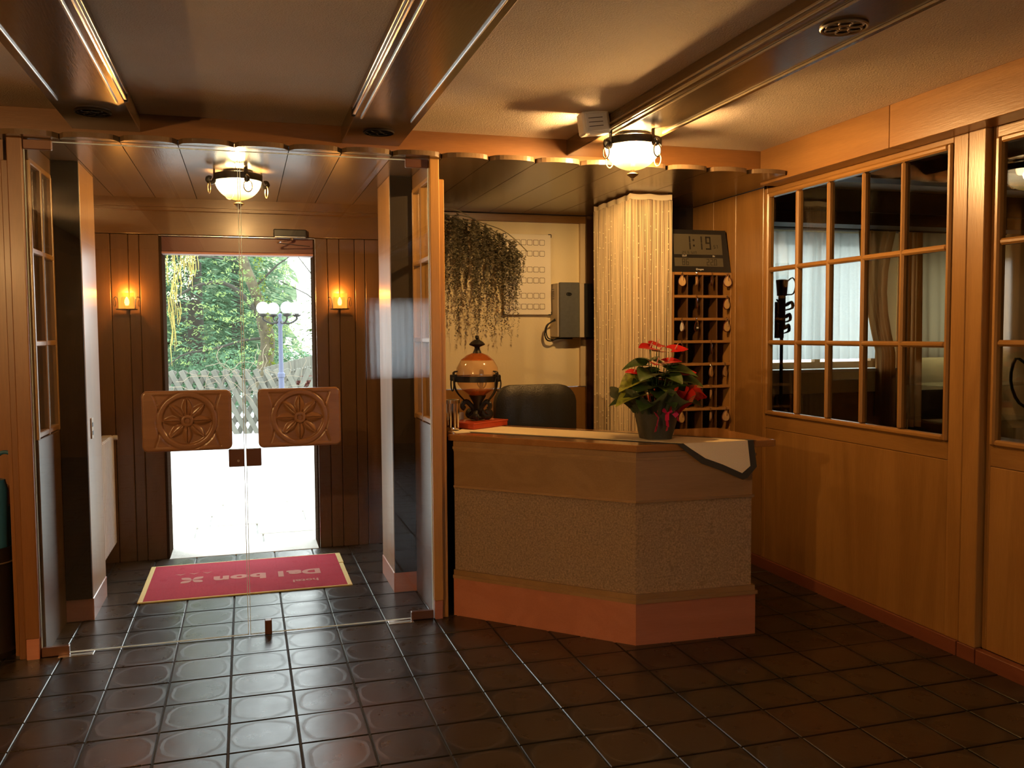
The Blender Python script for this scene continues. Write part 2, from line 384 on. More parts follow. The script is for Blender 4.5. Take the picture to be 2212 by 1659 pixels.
        if parent is not None: o.parent = parent
        return o

def thing(name, label, cat, loc=(0,0,0), group=None, rz=0):
    o = bpy.data.objects.new(name, None); o.empty_display_size = .1; COL.objects.link(o)
    o.location = loc; o.rotation_euler = (0, 0, rz); o['label'] = label; o['category'] = cat
    if group: o['group'] = group
    return o
def tag(o, label, cat, group=None, kind=None):
    o['label'] = label; o['category'] = cat
    if group: o['group'] = group
    if kind: o['kind'] = kind
    return o
def struct(name, b=None, m=None, label=None):
    if b is None:
        o = bpy.data.objects.new(name, None); COL.objects.link(o)
    else: o = b.build(name, m)
    o['kind'] = 'structure'
    if label: o['label'] = label
    return o
def bx(name, dims, m, parent=None, b=.003):
    q = B(); q.box(*dims, b=b); return q.build(name, m, parent)
def copy_tree(o, parent=None):
    c = o.copy(); COL.objects.link(c)
    if parent is not None: c.parent = parent
    for ch in list(o.children): copy_tree(ch, c)
    return c
def plight(name, loc, wt, col, r, parent):
    l = bpy.data.lights.new(name, 'POINT'); l.energy = wt; l.color = col; l.shadow_soft_size = r
    o = bpy.data.objects.new(name, l); COL.objects.link(o); o.parent = parent; o.location = loc; return o
def text_mesh(name, txt, size, m, parent, mw, ext=.0008, bold=0, align='CENTER', shear=0, vy='CENTER'):
    c = bpy.data.curves.new(name, 'FONT'); c.body = txt; c.size = size; c.extrude = ext; c.offset = bold; c.align_x = align; c.align_y = vy; c.shear = shear
    c.resolution_u = 3
    t = bpy.data.objects.new(name, c); COL.objects.link(t)
    bpy.context.view_layer.update()
    me = bpy.data.meshes.new_from_object(t.evaluated_get(bpy.context.evaluated_depsgraph_get()))
    bpy.data.objects.remove(t); bpy.data.curves.remove(c)
    off = Vector((0,0,0)); q = parent
    while q is not None: off += q.location; q = q.parent
    me.transform(Matrix.Translation(-off) @ mw); me.materials.clear(); me.materials.append(m); me.name = name
    o = bpy.data.objects.new(name, me); COL.objects.link(o); o.parent = parent; return o

CEIL = 2.59; SOF = 2.40; GY = 4.53; XR = 3.12; DY = 6.30; XL = -4.0; YB = -3.0

# ------------------------------------------------------------------ floor
fl = B(); fl.box(XL-.2, 7.2, YB-.2, 6.45, -.12, -.004)
floor = struct('floor', fl, M['grout'], 'floor of dark glazed square tiles with pale joints')
def proj(p):
    d = Vector(p)-Vector((0,0,CAMZ)); z = d.dot(f_)
    if z < .1: return None
    return (1106+FPX*d.dot(r2)/z, 829.5-FPX*d.dot(u2)/z, z)
T = .2537; G = .0035
def tile_geo(b):
    h = T/2-G
    b.box(-h, h, -h, h, -.004, .003, b=.0025)
def set_uv(me, cx=0, cy=0, whole=None):
    uv = me.uv_layers.new(name='UVMap')
    for lp in me.loops:
        v = me.vertices[lp.vertex_index].co
        if whole: x = ((v.x-whole[0])/T) % 1; y = ((v.y-whole[1])/T) % 1
        else: x = v.x/T+.5; y = v.y/T+.5
        uv.data[lp.index].uv = (x, y)
tb = B(); tile_geo(tb); tm = None
cands = []
X0 = .161; Y0 = 4.526
for i in range(-17, 12):
    for j in range(-30, 8):
        cx = X0+T*(i+.5); cy = Y0+T*(j+.5)
        if cx > XR-.02 or cx < XL or cy > DY-.02 or cy < YB: continue
        if cy > 4.8 and (cx < -1.1): continue
        if cx > 1.0 and cx < 2.3 and cy > 5.0: continue
        q = proj((cx, cy, 0)); a = 0
        if q and -60 < q[0] < 2272 and 1100 < q[1] < 1720: a = 1/q[2]**2
        if a and 1.2 < cx < 2.3 and cx+cy > 6.0: a *= .05
        if a and cx > .95 and cy > 4.9: a *= .05
        cands.append((a, cx, cy))
cands.sort(key=lambda t: -t[0])
first = None
for a, cx, cy in cands[:298]:
    if first is None:
        first = tb.build('tile', M['tile'], floor); set_uv(first.data); o = first
    else:
        o = first.copy(); COL.objects.link(o)
    o.location = (cx, cy, rnd.uniform(-.0006, .0006)); o.rotation_euler = (rnd.uniform(-.0012, .0012), rnd.uniform(-.0012, .0012), 0)
rb = B(); h = T/2-G
for a, cx, cy in cands[298:]:
    rb.box(cx-h, cx+h, cy-h, cy+h, -.004, .003, b=.0025)
ro = rb.build('tile_field', M['tile'], floor); set_uv(ro.data, whole=(X0, Y0)); ro['kind'] = 'stuff'

# ------------------------------------------------------------------ shell
def wallbox(name, dims, m, label=None, b=0):
    q = B(); q.box(*dims, b=b); return struct(name, q, m, label)
cl = B(); cl.box(XL-.1, XR+.1, YB-.1, 4.76, CEIL, CEIL+.12)
ceiling = struct('ceiling', cl, M['plaster'], 'rough cream plaster ceiling between dark beams')
wallbox('ceiling_upper', (XL-.1, XR+.1, 4.766, 6.359, 2.4295, 2.71), M['deep_z'])
wallbox('wall_left', (XL-.1, XL, YB-.1, 4.9, 0, CEIL), M['oak_z'])
# rear wall with a curtained window (seen only as a reflection in the glass doors)
rw = B(); rw.box(XL, 1.6, YB-.1, YB, 0, CEIL); rw.box(1.6, 2.95, YB-.1, YB, 0, .95); rw.box(1.6, 2.95, YB-.1, YB, 1.92, CEIL); rw.box(2.95, XR+.1, YB-.1, YB, 0, CEIL)
struct('wall_rear', rw, M['oak_z'])
q = B(); 
for i in range(2): q.box(1.6+.65*i, 1.64+.65*i, YB-.06, YB-.02, .95, 1.92)
q.box(2.91, 2.95, YB-.06, YB-.02, .95, 1.92); rwn = struct('window_2', q, M['oak_z'], 'curtained window behind the camera')
# left part of the front wall beside the porch
wallbox('wall_porch_side', (XL, -1.06, 4.80, 4.92, 0, CEIL), M['post_shaded'], 'brown wood wall left of the glass doors')
# ---- porch walls
for sgn, nm in ((-1, 'left'), (1, 'right')):
    x_in = .93; x_out = 1.00
    a, b_ = sorted((sgn*x_in, sgn*(x_in+.035)))
    # lower solid panel and rear section
    wl = struct('wall_porch_'+nm, None, None)
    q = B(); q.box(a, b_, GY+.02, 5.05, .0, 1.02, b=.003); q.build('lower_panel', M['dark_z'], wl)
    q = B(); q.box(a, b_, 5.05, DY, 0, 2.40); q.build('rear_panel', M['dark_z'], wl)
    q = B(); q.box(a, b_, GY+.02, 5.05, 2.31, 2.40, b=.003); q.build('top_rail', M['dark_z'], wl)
    # lattice side light 2 x 3
    zs = [1.04, 1.47, 1.90, 2.31]; ys = [4.56, 4.79, 5.03]
    for y in ys: q = B(); q.box(a-.004, b_+.004, y-.014, y+.014, 1.02, 2.31, b=.004); q.build('glazing_bar', M['oak_z'], wl)
    for z in zs: q = B(); q.box(a-.003, b_+.003, 4.56, 5.03, z-.013, z+.013, b=.004); q.build('glazing_bar', M['oak_y'], wl)
    for yi in range(2):
        for zi in range(3):
            q = B(); c = (a+b_)/2; q.box(c-.002, c+.002, ys[yi]+.014, ys[yi+1]-.014, zs[zi]+.013, zs[zi+1]-.013); q.build('pane', M['pane'], wl)
    # dark return panel facing the room, then the lit pilaster
    a2, b2 = sorted((sgn*.80, sgn*.93))
    q = B(); q.box(a2, b2, 5.05, 5.50, .12, 2.40, b=.004); q.build('pilaster', M['dark_z'] if 0 else M['oak_z'], wl)
    q = B(); q.box(a2-.003, b2+.003, 5.047, 5.503, 0, .12, b=.004); q.build('kick_plate', M['plinth'], wl)
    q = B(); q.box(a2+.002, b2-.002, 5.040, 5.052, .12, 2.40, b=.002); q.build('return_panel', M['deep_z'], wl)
    # front post
    a3, b3 = sorted((sgn*.945, sgn*1.0)) if sgn < 0 else (.93, .975)
    if sgn < 0:
        pst = (-1.008, -.946)
    else: pst = (.922, .972)
    q = B(); q.box(pst[0], pst[1], GY-.03, GY+.03, .10, 2.40, b=.004); q.build('post', M['post'] if sgn > 0 else M['post_shaded'], wl)
    q = B(); q.box(pst[0]+.004, pst[1]-.004, GY-.028, GY+.028, 0, .10, b=.003); q.build('post_foot', M['plinth'], wl)
    q = B(); x1 = pst[1] if sgn > 0 else pst[0]-.03
    q.box(x1, x1+.03, GY-.005, GY+.05, 0, 2.30, b=.003); q.build('cover_strip', M['post'] if sgn > 0 else M['post_shaded'], wl)
# left of post, filling toward the porch side wall
wallbox('trim_porch', (-1.065, -1.038, GY+.05, 4.80, 0, 2.40), M['post_shaded'])
# partition between porch and reception
wallbox('wall_partition', (1.0, 1.05, 5.05, DY+.1, 0, 2.40), M['oak_z'])
# ---- entrance wall
ew = struct('wall_entrance', None, None, 'dark planked wall around the open entrance')
def planks(xs, y0, y1, z0, z1, m, par, gap=.003):
    for i in range(len(xs)-1):
        q = B(); q.box(xs[i]+gap/2, xs[i+1]-gap/2, y0, y1, z0, z1, b=.004); q.build('plank', m, par)
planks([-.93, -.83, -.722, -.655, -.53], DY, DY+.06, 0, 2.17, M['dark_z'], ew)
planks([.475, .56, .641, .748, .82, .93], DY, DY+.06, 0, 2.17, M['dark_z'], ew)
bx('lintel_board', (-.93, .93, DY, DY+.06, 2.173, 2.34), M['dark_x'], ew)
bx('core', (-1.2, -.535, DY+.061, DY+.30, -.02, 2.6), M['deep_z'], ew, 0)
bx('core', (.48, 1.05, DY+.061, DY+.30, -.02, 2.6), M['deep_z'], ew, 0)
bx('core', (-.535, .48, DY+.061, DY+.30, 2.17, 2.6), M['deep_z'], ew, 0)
tr = B(); tr.prism([(-.93, DY), (.93, DY), (.93, DY-.07), (-.93, DY-.07)], 2.345, 2.40); tr.prism([(-.93, DY), (.93, DY), (.93, DY-.05), (-.93, DY-.05)], 2.325, 2.345)
struct('trim_1', tr, M['dark_x'], 'wooden cove moulding over the entrance')
dr = struct('door_1', None, None, 'open entrance doorway with dark red head')
bx('door_head', (-.533, .477, DY+.02, DY+.12, 2.062, 2.163), M['darkred'], dr, .004)
bx('head_lip', (-.533, .477, DY+.01, DY+.13, 2.048, 2.062), mat('pink_lip', (.45, .22, .2), .5), dr, .002)
for x in (-.531, .464): bx('jamb', (x, x+.014, DY-.004, DY+.28, 0, 2.17), M['matte_brown'], dr, .002)
bx('edge_strip', (-.533, .477, DY-.006, DY+.002, 2.163, 2.168), M['alu'], dr, .001)
bx('edge_strip', (.474, .479, DY-.006, DY+.002, 0, 2.165), M['alu'], dr, .001)
bx('threshold', (-.52, .465, DY-.02, DY+.30, -.01, .006), M['stone'], dr, .002)
dc = thing('door_closer', 'black door closer with folding arm above the entrance opening', 'door closer', (.3, DY, 2.2))
bx('closer_body', (.20, .42, DY-.055, DY-.001, 2.172, 2.222), M['black'], dc, .006)
q = B(); q.box(.21, .41, DY-.058, DY-.052, 2.166, 2.172); q.build('edge_plate', M['alu'], dc)
q = B(); q.tube([(.32, DY-.03, 2.17), (.32, DY-.03, 2.15)], .014, 8); q.tube([(.32, DY-.03, 2.15), (.22, DY-.12, 2.125)], .009, 6, flat=.4); q.tube([(.22, DY-.12, 2.12), (.44, DY-.03, 2.11)], .007, 6, flat=.4); q.build('arm', M['chrome'], dc)
# ---- reception back wall
wb = struct('wall_back', None, None, 'cream plaster wall of the reception with wooden dado')
bx('plaster', (1.05, 2.49, 6.45, 6.60, 1.09, 2.345), M['cream'], wb, 0)
bx('crown_strip', (1.05, 2.55, 6.42, 6.60, 2.345, 2.40), M['oak_x'], wb, .003)
bx('roof_plate', (-1.2, 7.3, 6.36, 6.62, 2.401, 2.72), M['deep_z'], wb, 0)
planks([1.05, 1.35, 1.65, 1.95, 2.25, 2.55], 6.43, 6.60, 0, 1.085, M['oak_z'], wb)
bx('cable_duct', (2.49, 2.535, 6.42, 6.60, 1.09, 2.345), mat('beige_duct', (.62, .5, .32), .6), wb, .002)
bx('side_board', (2.535, 3.2, 6.40, 6.60, 0, 2.40), M['dark_z'], wb, 0)
bx('return_wall', (2.665, 3.2, 5.80, 6.39, 0, 2.40), M['deep_z'], wb, 0)  # deep brown stands in for the shadow on this wall
# ---- soffit of scalloped boards
sf = thing('board_soffit', 'lowered ceiling of wide boards with scalloped front ends over porch and reception', 'soffit', (0, 4.5, SOF))
P = .2535; xs0 = .985
for k in range(-10, 9):
    xa = xs0+P*k; xb = xa+P
    if xa > XR-.05: continue
    clip = XR-.004
    poly = []
    for i in range(13):
        t = i/12; x = xa+.002+(P-.004)*t; y = 4.495-.062*sqrt(max(0, 1-(2*t-1)**2))**.9
        if x <= clip: poly.append((x, y))
    xe = min(xb-.002, clip)
    yb = 6.355 if xa > .9 else 6.30
    if xb < -.9: yb = 4.80
    poly += [(xe, yb), (xa+.002, yb)]
    q = B(); q.prism(poly, SOF, SOF+.024); q.build('board', [M['soffit']], sf)
q = B(); q.box(-1.6, XR, 4.52, 6.355, SOF+.024, SOF+.029); q.build('backing', M['deep_z'], sf)
fz = B(); fz.box(XL, XR, 4.74, 4.765, SOF+.026, CEIL, b=.002); struct('trim_2', fz, M['fascia'], 'wooden fascia board above the scalloped soffit')
# ---- header of the right wall
hd = struct('trim_3', None, None, 'oak header beam along the right wall')
for ya, yb in ((3.62, 4.735), (1.9, 3.617), (-1, 1.897), (-3, -1.003)):
    q = B(); q.box(3.0, XR+.02, ya, yb, 2.385, CEIL, b=.002); q.build('header_board', M['header'], hd)

# ------------------------------------------------------------------ right wall with glazed doors
wr = struct('wall_right', None, None, 'oak panelled wall with glazed sliding doors')
def wy(name, y0, y1, z0, z1, m, par, x=XR, d=.05, b=.003): return bx(name, (x, x+d, y0, y1, z0, z1), m, par, b)
planks_y = [4.885, 5.21, 5.50, 5.80]
for i in range(3): wy('plank', planks_y[i]+.0015, planks_y[i+1]-.0015, .07, 2.40, M['oak_z'], wr)
wy('plank', 4.74, 4.88, 2.385, 2.42, M['oak_z'], wr)
wy('post', 3.148, 3.243, .07, 2.42, M['oak_z'], wr, x=XR-.004)
wy('head_rail', -3, 4.88, 2.42, 2.60, M['oak_y'], wr, x=XR+.01)
wy('infill', -3, 1.2, .07, 2.42, M['oak_z'], wr)
for ya, yb in ((3.25, 5.8), (3.14, 3.243), (-3, 3.134)):
    q = B(); q.box(XR-.012, XR+.03, ya, yb, 0, .07, b=.002); q.build('skirting', M['redwood_y'], wr)
def lattice_door(name, y0, y1, py0, py1, ncol, x, ztop, label, zs=(1.013, 1.436, 1.886, 2.33)):
    d = struct(name, None, None, label)
    wy('stile', y0, py0-.028, .07, ztop, M['oak_z'], d, x=x); wy('stile', py1+.028, y1, .07, ztop, M['oak_z'], d, x=x)
    wy('top_rail', py0-.028, py1+.028, zs[-1]+.028, ztop, M['oak_y'], d, x=x)
    wy('mid_rail', py0-.028, py1+.028, .90, zs[0]-.028, M['oak_y'], d, x=x)
    wy('lower_panel', py0-.028, py1+.028, .07, .898, M['oak_z'], d, x=x+.001)
    # raised sash frame
    for (a, b2, c, e) in ((py0-.028, py0, zs[0]-.028, zs[-1]+.028), (py1, py1+.028, zs[0]-.028, zs[-1]+.028)):
        wy('sash_bead', a, b2, c, e, M['oak_z'], d, x=x-.014, d=.05, b=.008)
    for z in (zs[0]-.028, zs[-1]): wy('sash_bead', py0, py1, z, z+.028, M['oak_y'], d, x=x-.014, d=.05, b=.008)
    pw = (py1-py0)/ncol
    for i in range(1, ncol): wy('glazing_bar', py0+pw*i-.014, py0+pw*i+.014, zs[0], zs[-1], M['oak_z'], d, x=x-.012, d=.045, b=.009)
    for z in zs[1:-1]: wy('glazing_bar', py0, py1, z-.014, z+.014, M['oak_y'], d, x=x-.011, d=.043, b=.009)
    for i in range(ncol):
        for j in range(3):
            a0, a1 = py0+pw*i+(.0 if i == 0 else .014), py0+pw*(i+1)-(.0 if i == ncol-1 else .014)
            c0, c1 = zs[j]+(.0 if j == 0 else .014), zs[j+1]-(.0 if j == 2 else .014)
            wy('pane', a0, a1, c0, c1, M['pane'], d, x=x+.012, d=.004, b=0)
    return d
lattice_door('door_2', 3.249, 4.88, 3.362, 4.815, 5, XR, 2.42, 'glazed oak sliding door of fifteen panes beside the reception desk')
lattice_door('door_3', 1.2, 3.142, 1.66, 3.090, 5, XR+.03, 2.40, 'second glazed oak sliding door at the right edge', zs=(1.02, 1.445, 1.885, 2.31))

# ------------------------------------------------------------------ room behind the right wall
wallbox('wall_dining_back', (3.2, 7.2, 7.05, 7.15, 0, .0001+1.16), M['cream'])
q = B(); q.box(3.2, 4.45, 7.05, 7.15, 1.16, 2.7); q.box(5.75, 6.15, 7.05, 7.15, 1.16, 2.7); q.box(7.0, 7.3, 7.05, 7.15, 1.16, 2.7); q.box(6.15, 7.0, 7.05, 7.15, 2.2, 2.7); q.box(6.15, 7.0, 7.05, 7.15, 1.16, 1.34); q.box(4.45, 5.75, 7.05, 7.15, 2.36, 2.7); struct('wall_dining_upper', q, M['cream'])
wallbox('wall_dining_side', (7.1, 7.2, 0, 7.15, 0, 2.7), M['oak_z'])
wallbox('wall_dining_front', (3.2, 7.2, -.1, 0, 0, 2.7), M['oak_z'])
wallbox('wall_dining_left', (3.2, 3.3, 5.8, 7.1, 0, 2.7), M['oak_z'])
wallbox('ceiling_dining', (XR+.03, 7.2, -.1, 7.15, 2.68, 2.8), M['plaster'])
q = B(); q.box(3.2, 7.2, 6.45, 7.15, -.12, 0); struct('floor_dining', q, M['tile'])
dado = B(); dado.box(3.3, 7.1, 7.0, 7.05, 0, .93); struct('trim_dining', dado, M['deep_z'])
for i, (y, lab) in enumerate(((6.3, 'dark beam of the dining room nearest its window'), (4.9, 'dark beam in the middle of the dining room'), (3.5, 'dark beam of the dining room nearest the camera'))):
    tag(bx('dining_beam', (3.3, 7.1, y, y+.18, 2.5, 2.68), M['deep_z']), lab, 'beam')
wi = struct('window_1', None, None, 'dining room window')
bx('window_frame', (4.45, 5.75, 7.06, 7.12, 2.30, 2.36), M['oak_x'], wi); bx('window_frame', (4.45, 5.75, 7.06, 7.12, 1.16, 1.22), M['oak_x'], wi)
for x in (4.45, 5.07, 5.69): bx('window_frame', (x, x+.06, 7.06, 7.12, 1.22, 2.30), M['oak_z'], wi)
bx('sill', (4.35, 5.85, 6.88, 7.05, 1.13, 1.16), M['white'], wi)
bx('pane', (4.5, 5.7, 7.085, 7.09, 1.22, 2.30), M['pane'], wi, 0)
def curtain(name, label, cat, m, x0, x1, y, z0, z1, amp, waves, group=None, taper=None, rail=None, flip=False):
    b = B(); nx = max(24, int(waves*8)); nz = 10; vs = []; fs = []
    for j in range(nz+1):
        t = j/nz; z = z1+(z0-z1)*t
        for i in range(nx+1):
            s = i/nx; xa, xb = x0, x1
            if taper: xa, xb = taper(t, x0, x1)
            vs.append((xa+(xb-xa)*s, y+amp*sin(s*waves*2*pi+.6*sin(t*3+s*9))*(.5+.5*t)+.3*amp*sin(s*37), z))
    for j in range(nz):
        for i in range(nx): a = j*(nx+1)+i; fs.append((a, a+1, a+nx+2, a+nx+1))
    b.mesh(vs, fs); o = b.build(name, m, None, True); tag(o, label, cat, group); return o
curtain('sheer_curtain', 'white sheer curtain glowing in the dining room window', 'curtain', M['sheer'], 4.30, 5.62, 6.93, 1.25, 2.40, .02, 14)
curtain('orange_drape', 'orange tied drape beside the dining room window', 'curtain', M['drape'], 5.38, 5.75, 6.86, .55, 2.42, .03, 5, taper=lambda t, a, b: (a+.22*min(1, t/.6)**1.5-.0, b+.03-.1*sin(min(1, t/.6)*pi)))
curtain('orange_drape', 'narrow orange drape beside the beige dining room curtain', 'curtain', M['drape'], 5.82, 6.08, 6.86, .60, 2.42, .03, 4)
curtain('beige_curtain', 'plain beige curtain on the dining room wall', 'curtain', M['beige_curt'], 6.05, 7.05, 6.88, 1.25, 2.42, .018, 8)
tag(bx('curtain_rail', (4.2, 7.05, 6.84, 6.97, 2.42, 2.47), M['deep_z']), 'dark curtain rail above the dining room curtains', 'rail')
curtain('sheer_curtain', 'white sheer curtain of the window behind the camera', 'curtain', M['sheer2'], 1.55, 3.0, YB+.06, .9, 2.0, .02, 16)
# glass-topped sideboard and table seen through the panes
sb = thing('glass_side_table', 'low glass topped table seen through the lower panes', 'table', (5.7, 5.9, 0))
bx('top', (5.2, 6.2, 5.6, 6.1, 1.06, 1.068), M['glass'], sb, 0)
bx('shelf', (5.2, 6.2, 5.6, 6.1, .78, .788), M['glass'], sb, 0)
for x in (5.24, 6.16):
    for y in (5.64, 6.06): q = B(); q.tube([(x, y, 0), (x, y, 1.06)], .014, 8); q.build('leg', M['chrome'], sb, True)
dt = thing('dining_table', 'dark dining table behind the glazed door', 'table', (4.6, 4.6, 0))
bx('tabletop', (4.1, 5.1, 4.1, 5.1, .72, .75), M['dark_x'], dt); bx('apron', (4.17, 5.03, 4.17, 5.03, .63, .72), M['dark_x'], dt)
for x in (4.2, 4.94):
    for y in (4.2, 4.94): bx('leg', (x, x+.06, y, y+.06, 0, .63), M['dark_z'], dt)
# wrought iron wall lantern silhouetted against the sheer curtain
il = thing('iron_lantern', 'black wrought iron lantern with glass cup against the bright curtain', 'lamp', (4.25, 6.4, 1.6))
X_, Y_ = 4.27, 6.4
q = B(); q.lathe([(.028, 1.93), (.05, 1.93), (.055, 2.06), (.05, 2.07)], (X_, Y_, 0), 16); q.build('glass_cup', M['pane'], il, True)
q = B(); q.lathe([(.001, 1.80), (.04, 1.80), (.05, 1.93), (.03, 1.935), (.001, 1.935)], (X_, Y_, 0), 14); q.tube([(X_, Y_, 1.8), (X_, Y_, 1.52)], .03, 8); q.build('holder', M['iron'], il, True)
q = B()
q.tube([(X_+.05, Y_, 1.92), (X_+.10, Y_, 1.95), (X_+.13, Y_, 1.90), (X_+.11, Y_, 1.82), (X_+.05, Y_, 1.81)], .006, 6)
q.build('handle', M['iron'], il, True)
for zc, s_ in ((1.72, 1), (1.62, .8), (1.53, .7)):
    q = B(); q.tube([(X_-.05*s_, Y_, zc+.05), (X_+.02, Y_, zc), (X_+.09*s_, Y_, zc+.03), (X_+.10*s_, Y_, zc-.02), (X_+.02, Y_, zc-.04)], [.01, .03, .022, .018, .008], 8, flat=.5); q.build('leaf_scroll', M['iron'], il, True)
bx('back_plate', (X_-.05, X_+.03, Y_+.01, Y_+.03, 1.45, 1.75), M['iron'], il)
q = B(); q.tube([(X_, Y_, 1.5), (X_, Y_, 1.0), (X_, Y_, .02)], .014, 8); q.lathe([(.001, .03), (.13, .025), (.14, 0), (.001, 0)], (X_, Y_, 0), 18); q.build('stand', M['iron'], il, True)
# iron candelabrum seen in the second door
ic = thing('iron_candelabrum', 'dark iron candelabrum behind the rightmost panes', 'candelabrum', (3.75, 3.35, 0))
q = B(); q.tube([(3.75, 3.35, 0), (3.75, 3.35, 1.4)], .02, 8); q.lathe([(.001, 0), (.16, 0), (.15, .03), (.02, .05)], (3.75, 3.35, 0), 18); q.build('stem', M['iron'], ic, True)
for a in (0, 2.1, 4.2):
    pts = [(3.75+cos(a)*r, 3.35+sin(a)*r, z) for r, z in ((0, 1.2), (.06, 1.12), (.14, 1.14), (.18, 1.25), (.16, 1.36), (.11, 1.33))]
    q = B(); q.tube(pts, .012, 6, flat=.6); q.build('scroll_arm', M['iron'], ic, True)
q = B(); q.lathe([(.001, 1.40), (.09, 1.42), (.12, 1.55), (.10, 1.70), (.05, 1.78), (.001, 1.79)], (3.75, 3.35, 0), 18); q.build('pot', M['iron'], ic, True)
sh = thing('glass_shelf', 'shelf of drinking glasses behind the rightmost panes', 'shelf', (3.9, 2.9, 1.0))
bx('shelf_board', (3.6, 4.3, 2.6, 3.2, 1.10, 1.12), M['deep_z'], sh)
for x in (3.64, 4.22): bx('shelf_leg', (x, x+.04, 2.66, 2.70, 0, 1.10), M['deep_z'], sh); bx('shelf_leg', (x, x+.04, 3.1, 3.14, 0, 1.10), M['deep_z'], sh)
gl0 = None
for i in range(6):
    if gl0 is None:
        q = B(); q.lathe([(.02, 0), (.032, .005), (.036, .12), (.034, .12), (.028, .01)], (0, 0, 0), 14)
        gl0 = q.build('drinking_glass', M['pane'], None, True); g = gl0
    else: g = gl0.copy(); COL.objects.link(g)
    g.location = (3.68+.1*(i % 3), 2.75+.18*(i//3), 1.121)
    tag(g, 'clear drinking glass, %s in the %s row of the shelf behind the rightmost panes' % (('first', 'second', 'third')[i % 3], ('front', 'back')[i//3]), 'glass', 'drinking glasses on the far shelf')

# ------------------------------------------------------------------ frameless glass double door
def carved_panel(name, x0, x1, z0, z1, yf, thick, par, seed):
    """rounded board with a sunk ring and an eight-petalled flower, front facing -Y"""
    a, h = (x1-x0)/2, (z1-z0)/2; cx, cz = (x0+x1)/2, (z0+z1)/2; r = .026; nx, nz = 112, 84
    R_ = h*.80
    def hgt(x, z):
        rr = sqrt(x*x+z*z); th = atan2(z, x); v = 0
        if rr < R_:
            e = min(1, (R_-rr)/.006); v -= .010*e
            k = round(th/(pi/4))*(pi/4); u = rr*cos(th-k); w_ = rr*sin(th-k)
            L0, L1 = .026, R_*.95
            if L0 < u < L1:
                t = (u-L0)/(L1-L0); W = .0235*sin(pi*min(1, t**.75))**.7
                if W > 1e-4 and abs(w_) < W:
                    q = abs(w_)/W; v += .012*(1-q**2.2)
                    v -= .006*max(0, 1-abs(w_)/.0035)
            if rr < .031: v = max(v, -.010+.013*min(1, (.031-rr)/.004)) if rr > .013 else -.004
        elif rr < R_+.026:
            v -= .003*max(0, 1-abs(rr-R_-.023)/.005)
        # bowed side grooves
        bow = a-.045-.035*(1-(z/h)**2)**1.0
        if abs(z) < h-.02 and rr > R_+.02:
            v -= .004*max(0, 1-abs(abs(x)-bow)/.006)
            if abs(x) < bow: v -= .0025
        return v
    vs = []; fs = []
    q0, q1 = a-r, h-r
    for j in range(nz+1):
        for i in range(nx+1):
            x = -a+2*a*i/nx; z = -h+2*h*j/nz
            dx = max(0, abs(x)-q0); dz = max(0, abs(z)-q1)
            if dx > 0 and dz > 0:
                d = sqrt(dx*dx+dz*dz); k = max(dx, dz)/d; dx *= k; dz *= k
                x = math.copysign(q0+dx, x); z = math.copysign(q1+dz, z)
            # distance to border -> rounded edge
            ex = sqrt(dx*dx+dz*dz) if (dx > 0 and dz > 0) else max(dx, dz, abs(x)-q0, abs(z)-q1)
            t = max(0, (ex-(r-.010))/.010); edge = .009*(1-sqrt(max(0, 1-t*t)))
            vs.append((cx+x, yf-hgt(x, z)+edge, cz+z))
    W_ = nx+1
    for j in range(nz):
        for i in range(nx): k = j*W_+i; fs.append((k, k+1, k+W_+1, k+W_))
    ring = [i for i in range(nx+1)]+[j*W_+nx for j in range(1, nz+1)]+[nz*W_+i for i in range(nx-1, -1, -1)]+[j*W_ for j in range(nz-1, 0, -1)]
    base = len(vs)
    for k in ring: vs.append((vs[k][0], yf+thick, vs[k][2]))
    n = len(ring)
    for i in range(n): fs.append((ring[i], base+i, base+(i+1) % n, ring[(i+1) % n]))
    fs.append(tuple(base+i for i in range(n)))
    b = B(); b.mesh(vs, fs); return b.build(name, M['carved'], par, True)
doors = ((-.944, -.016, -1), (-.008, .920, 1))
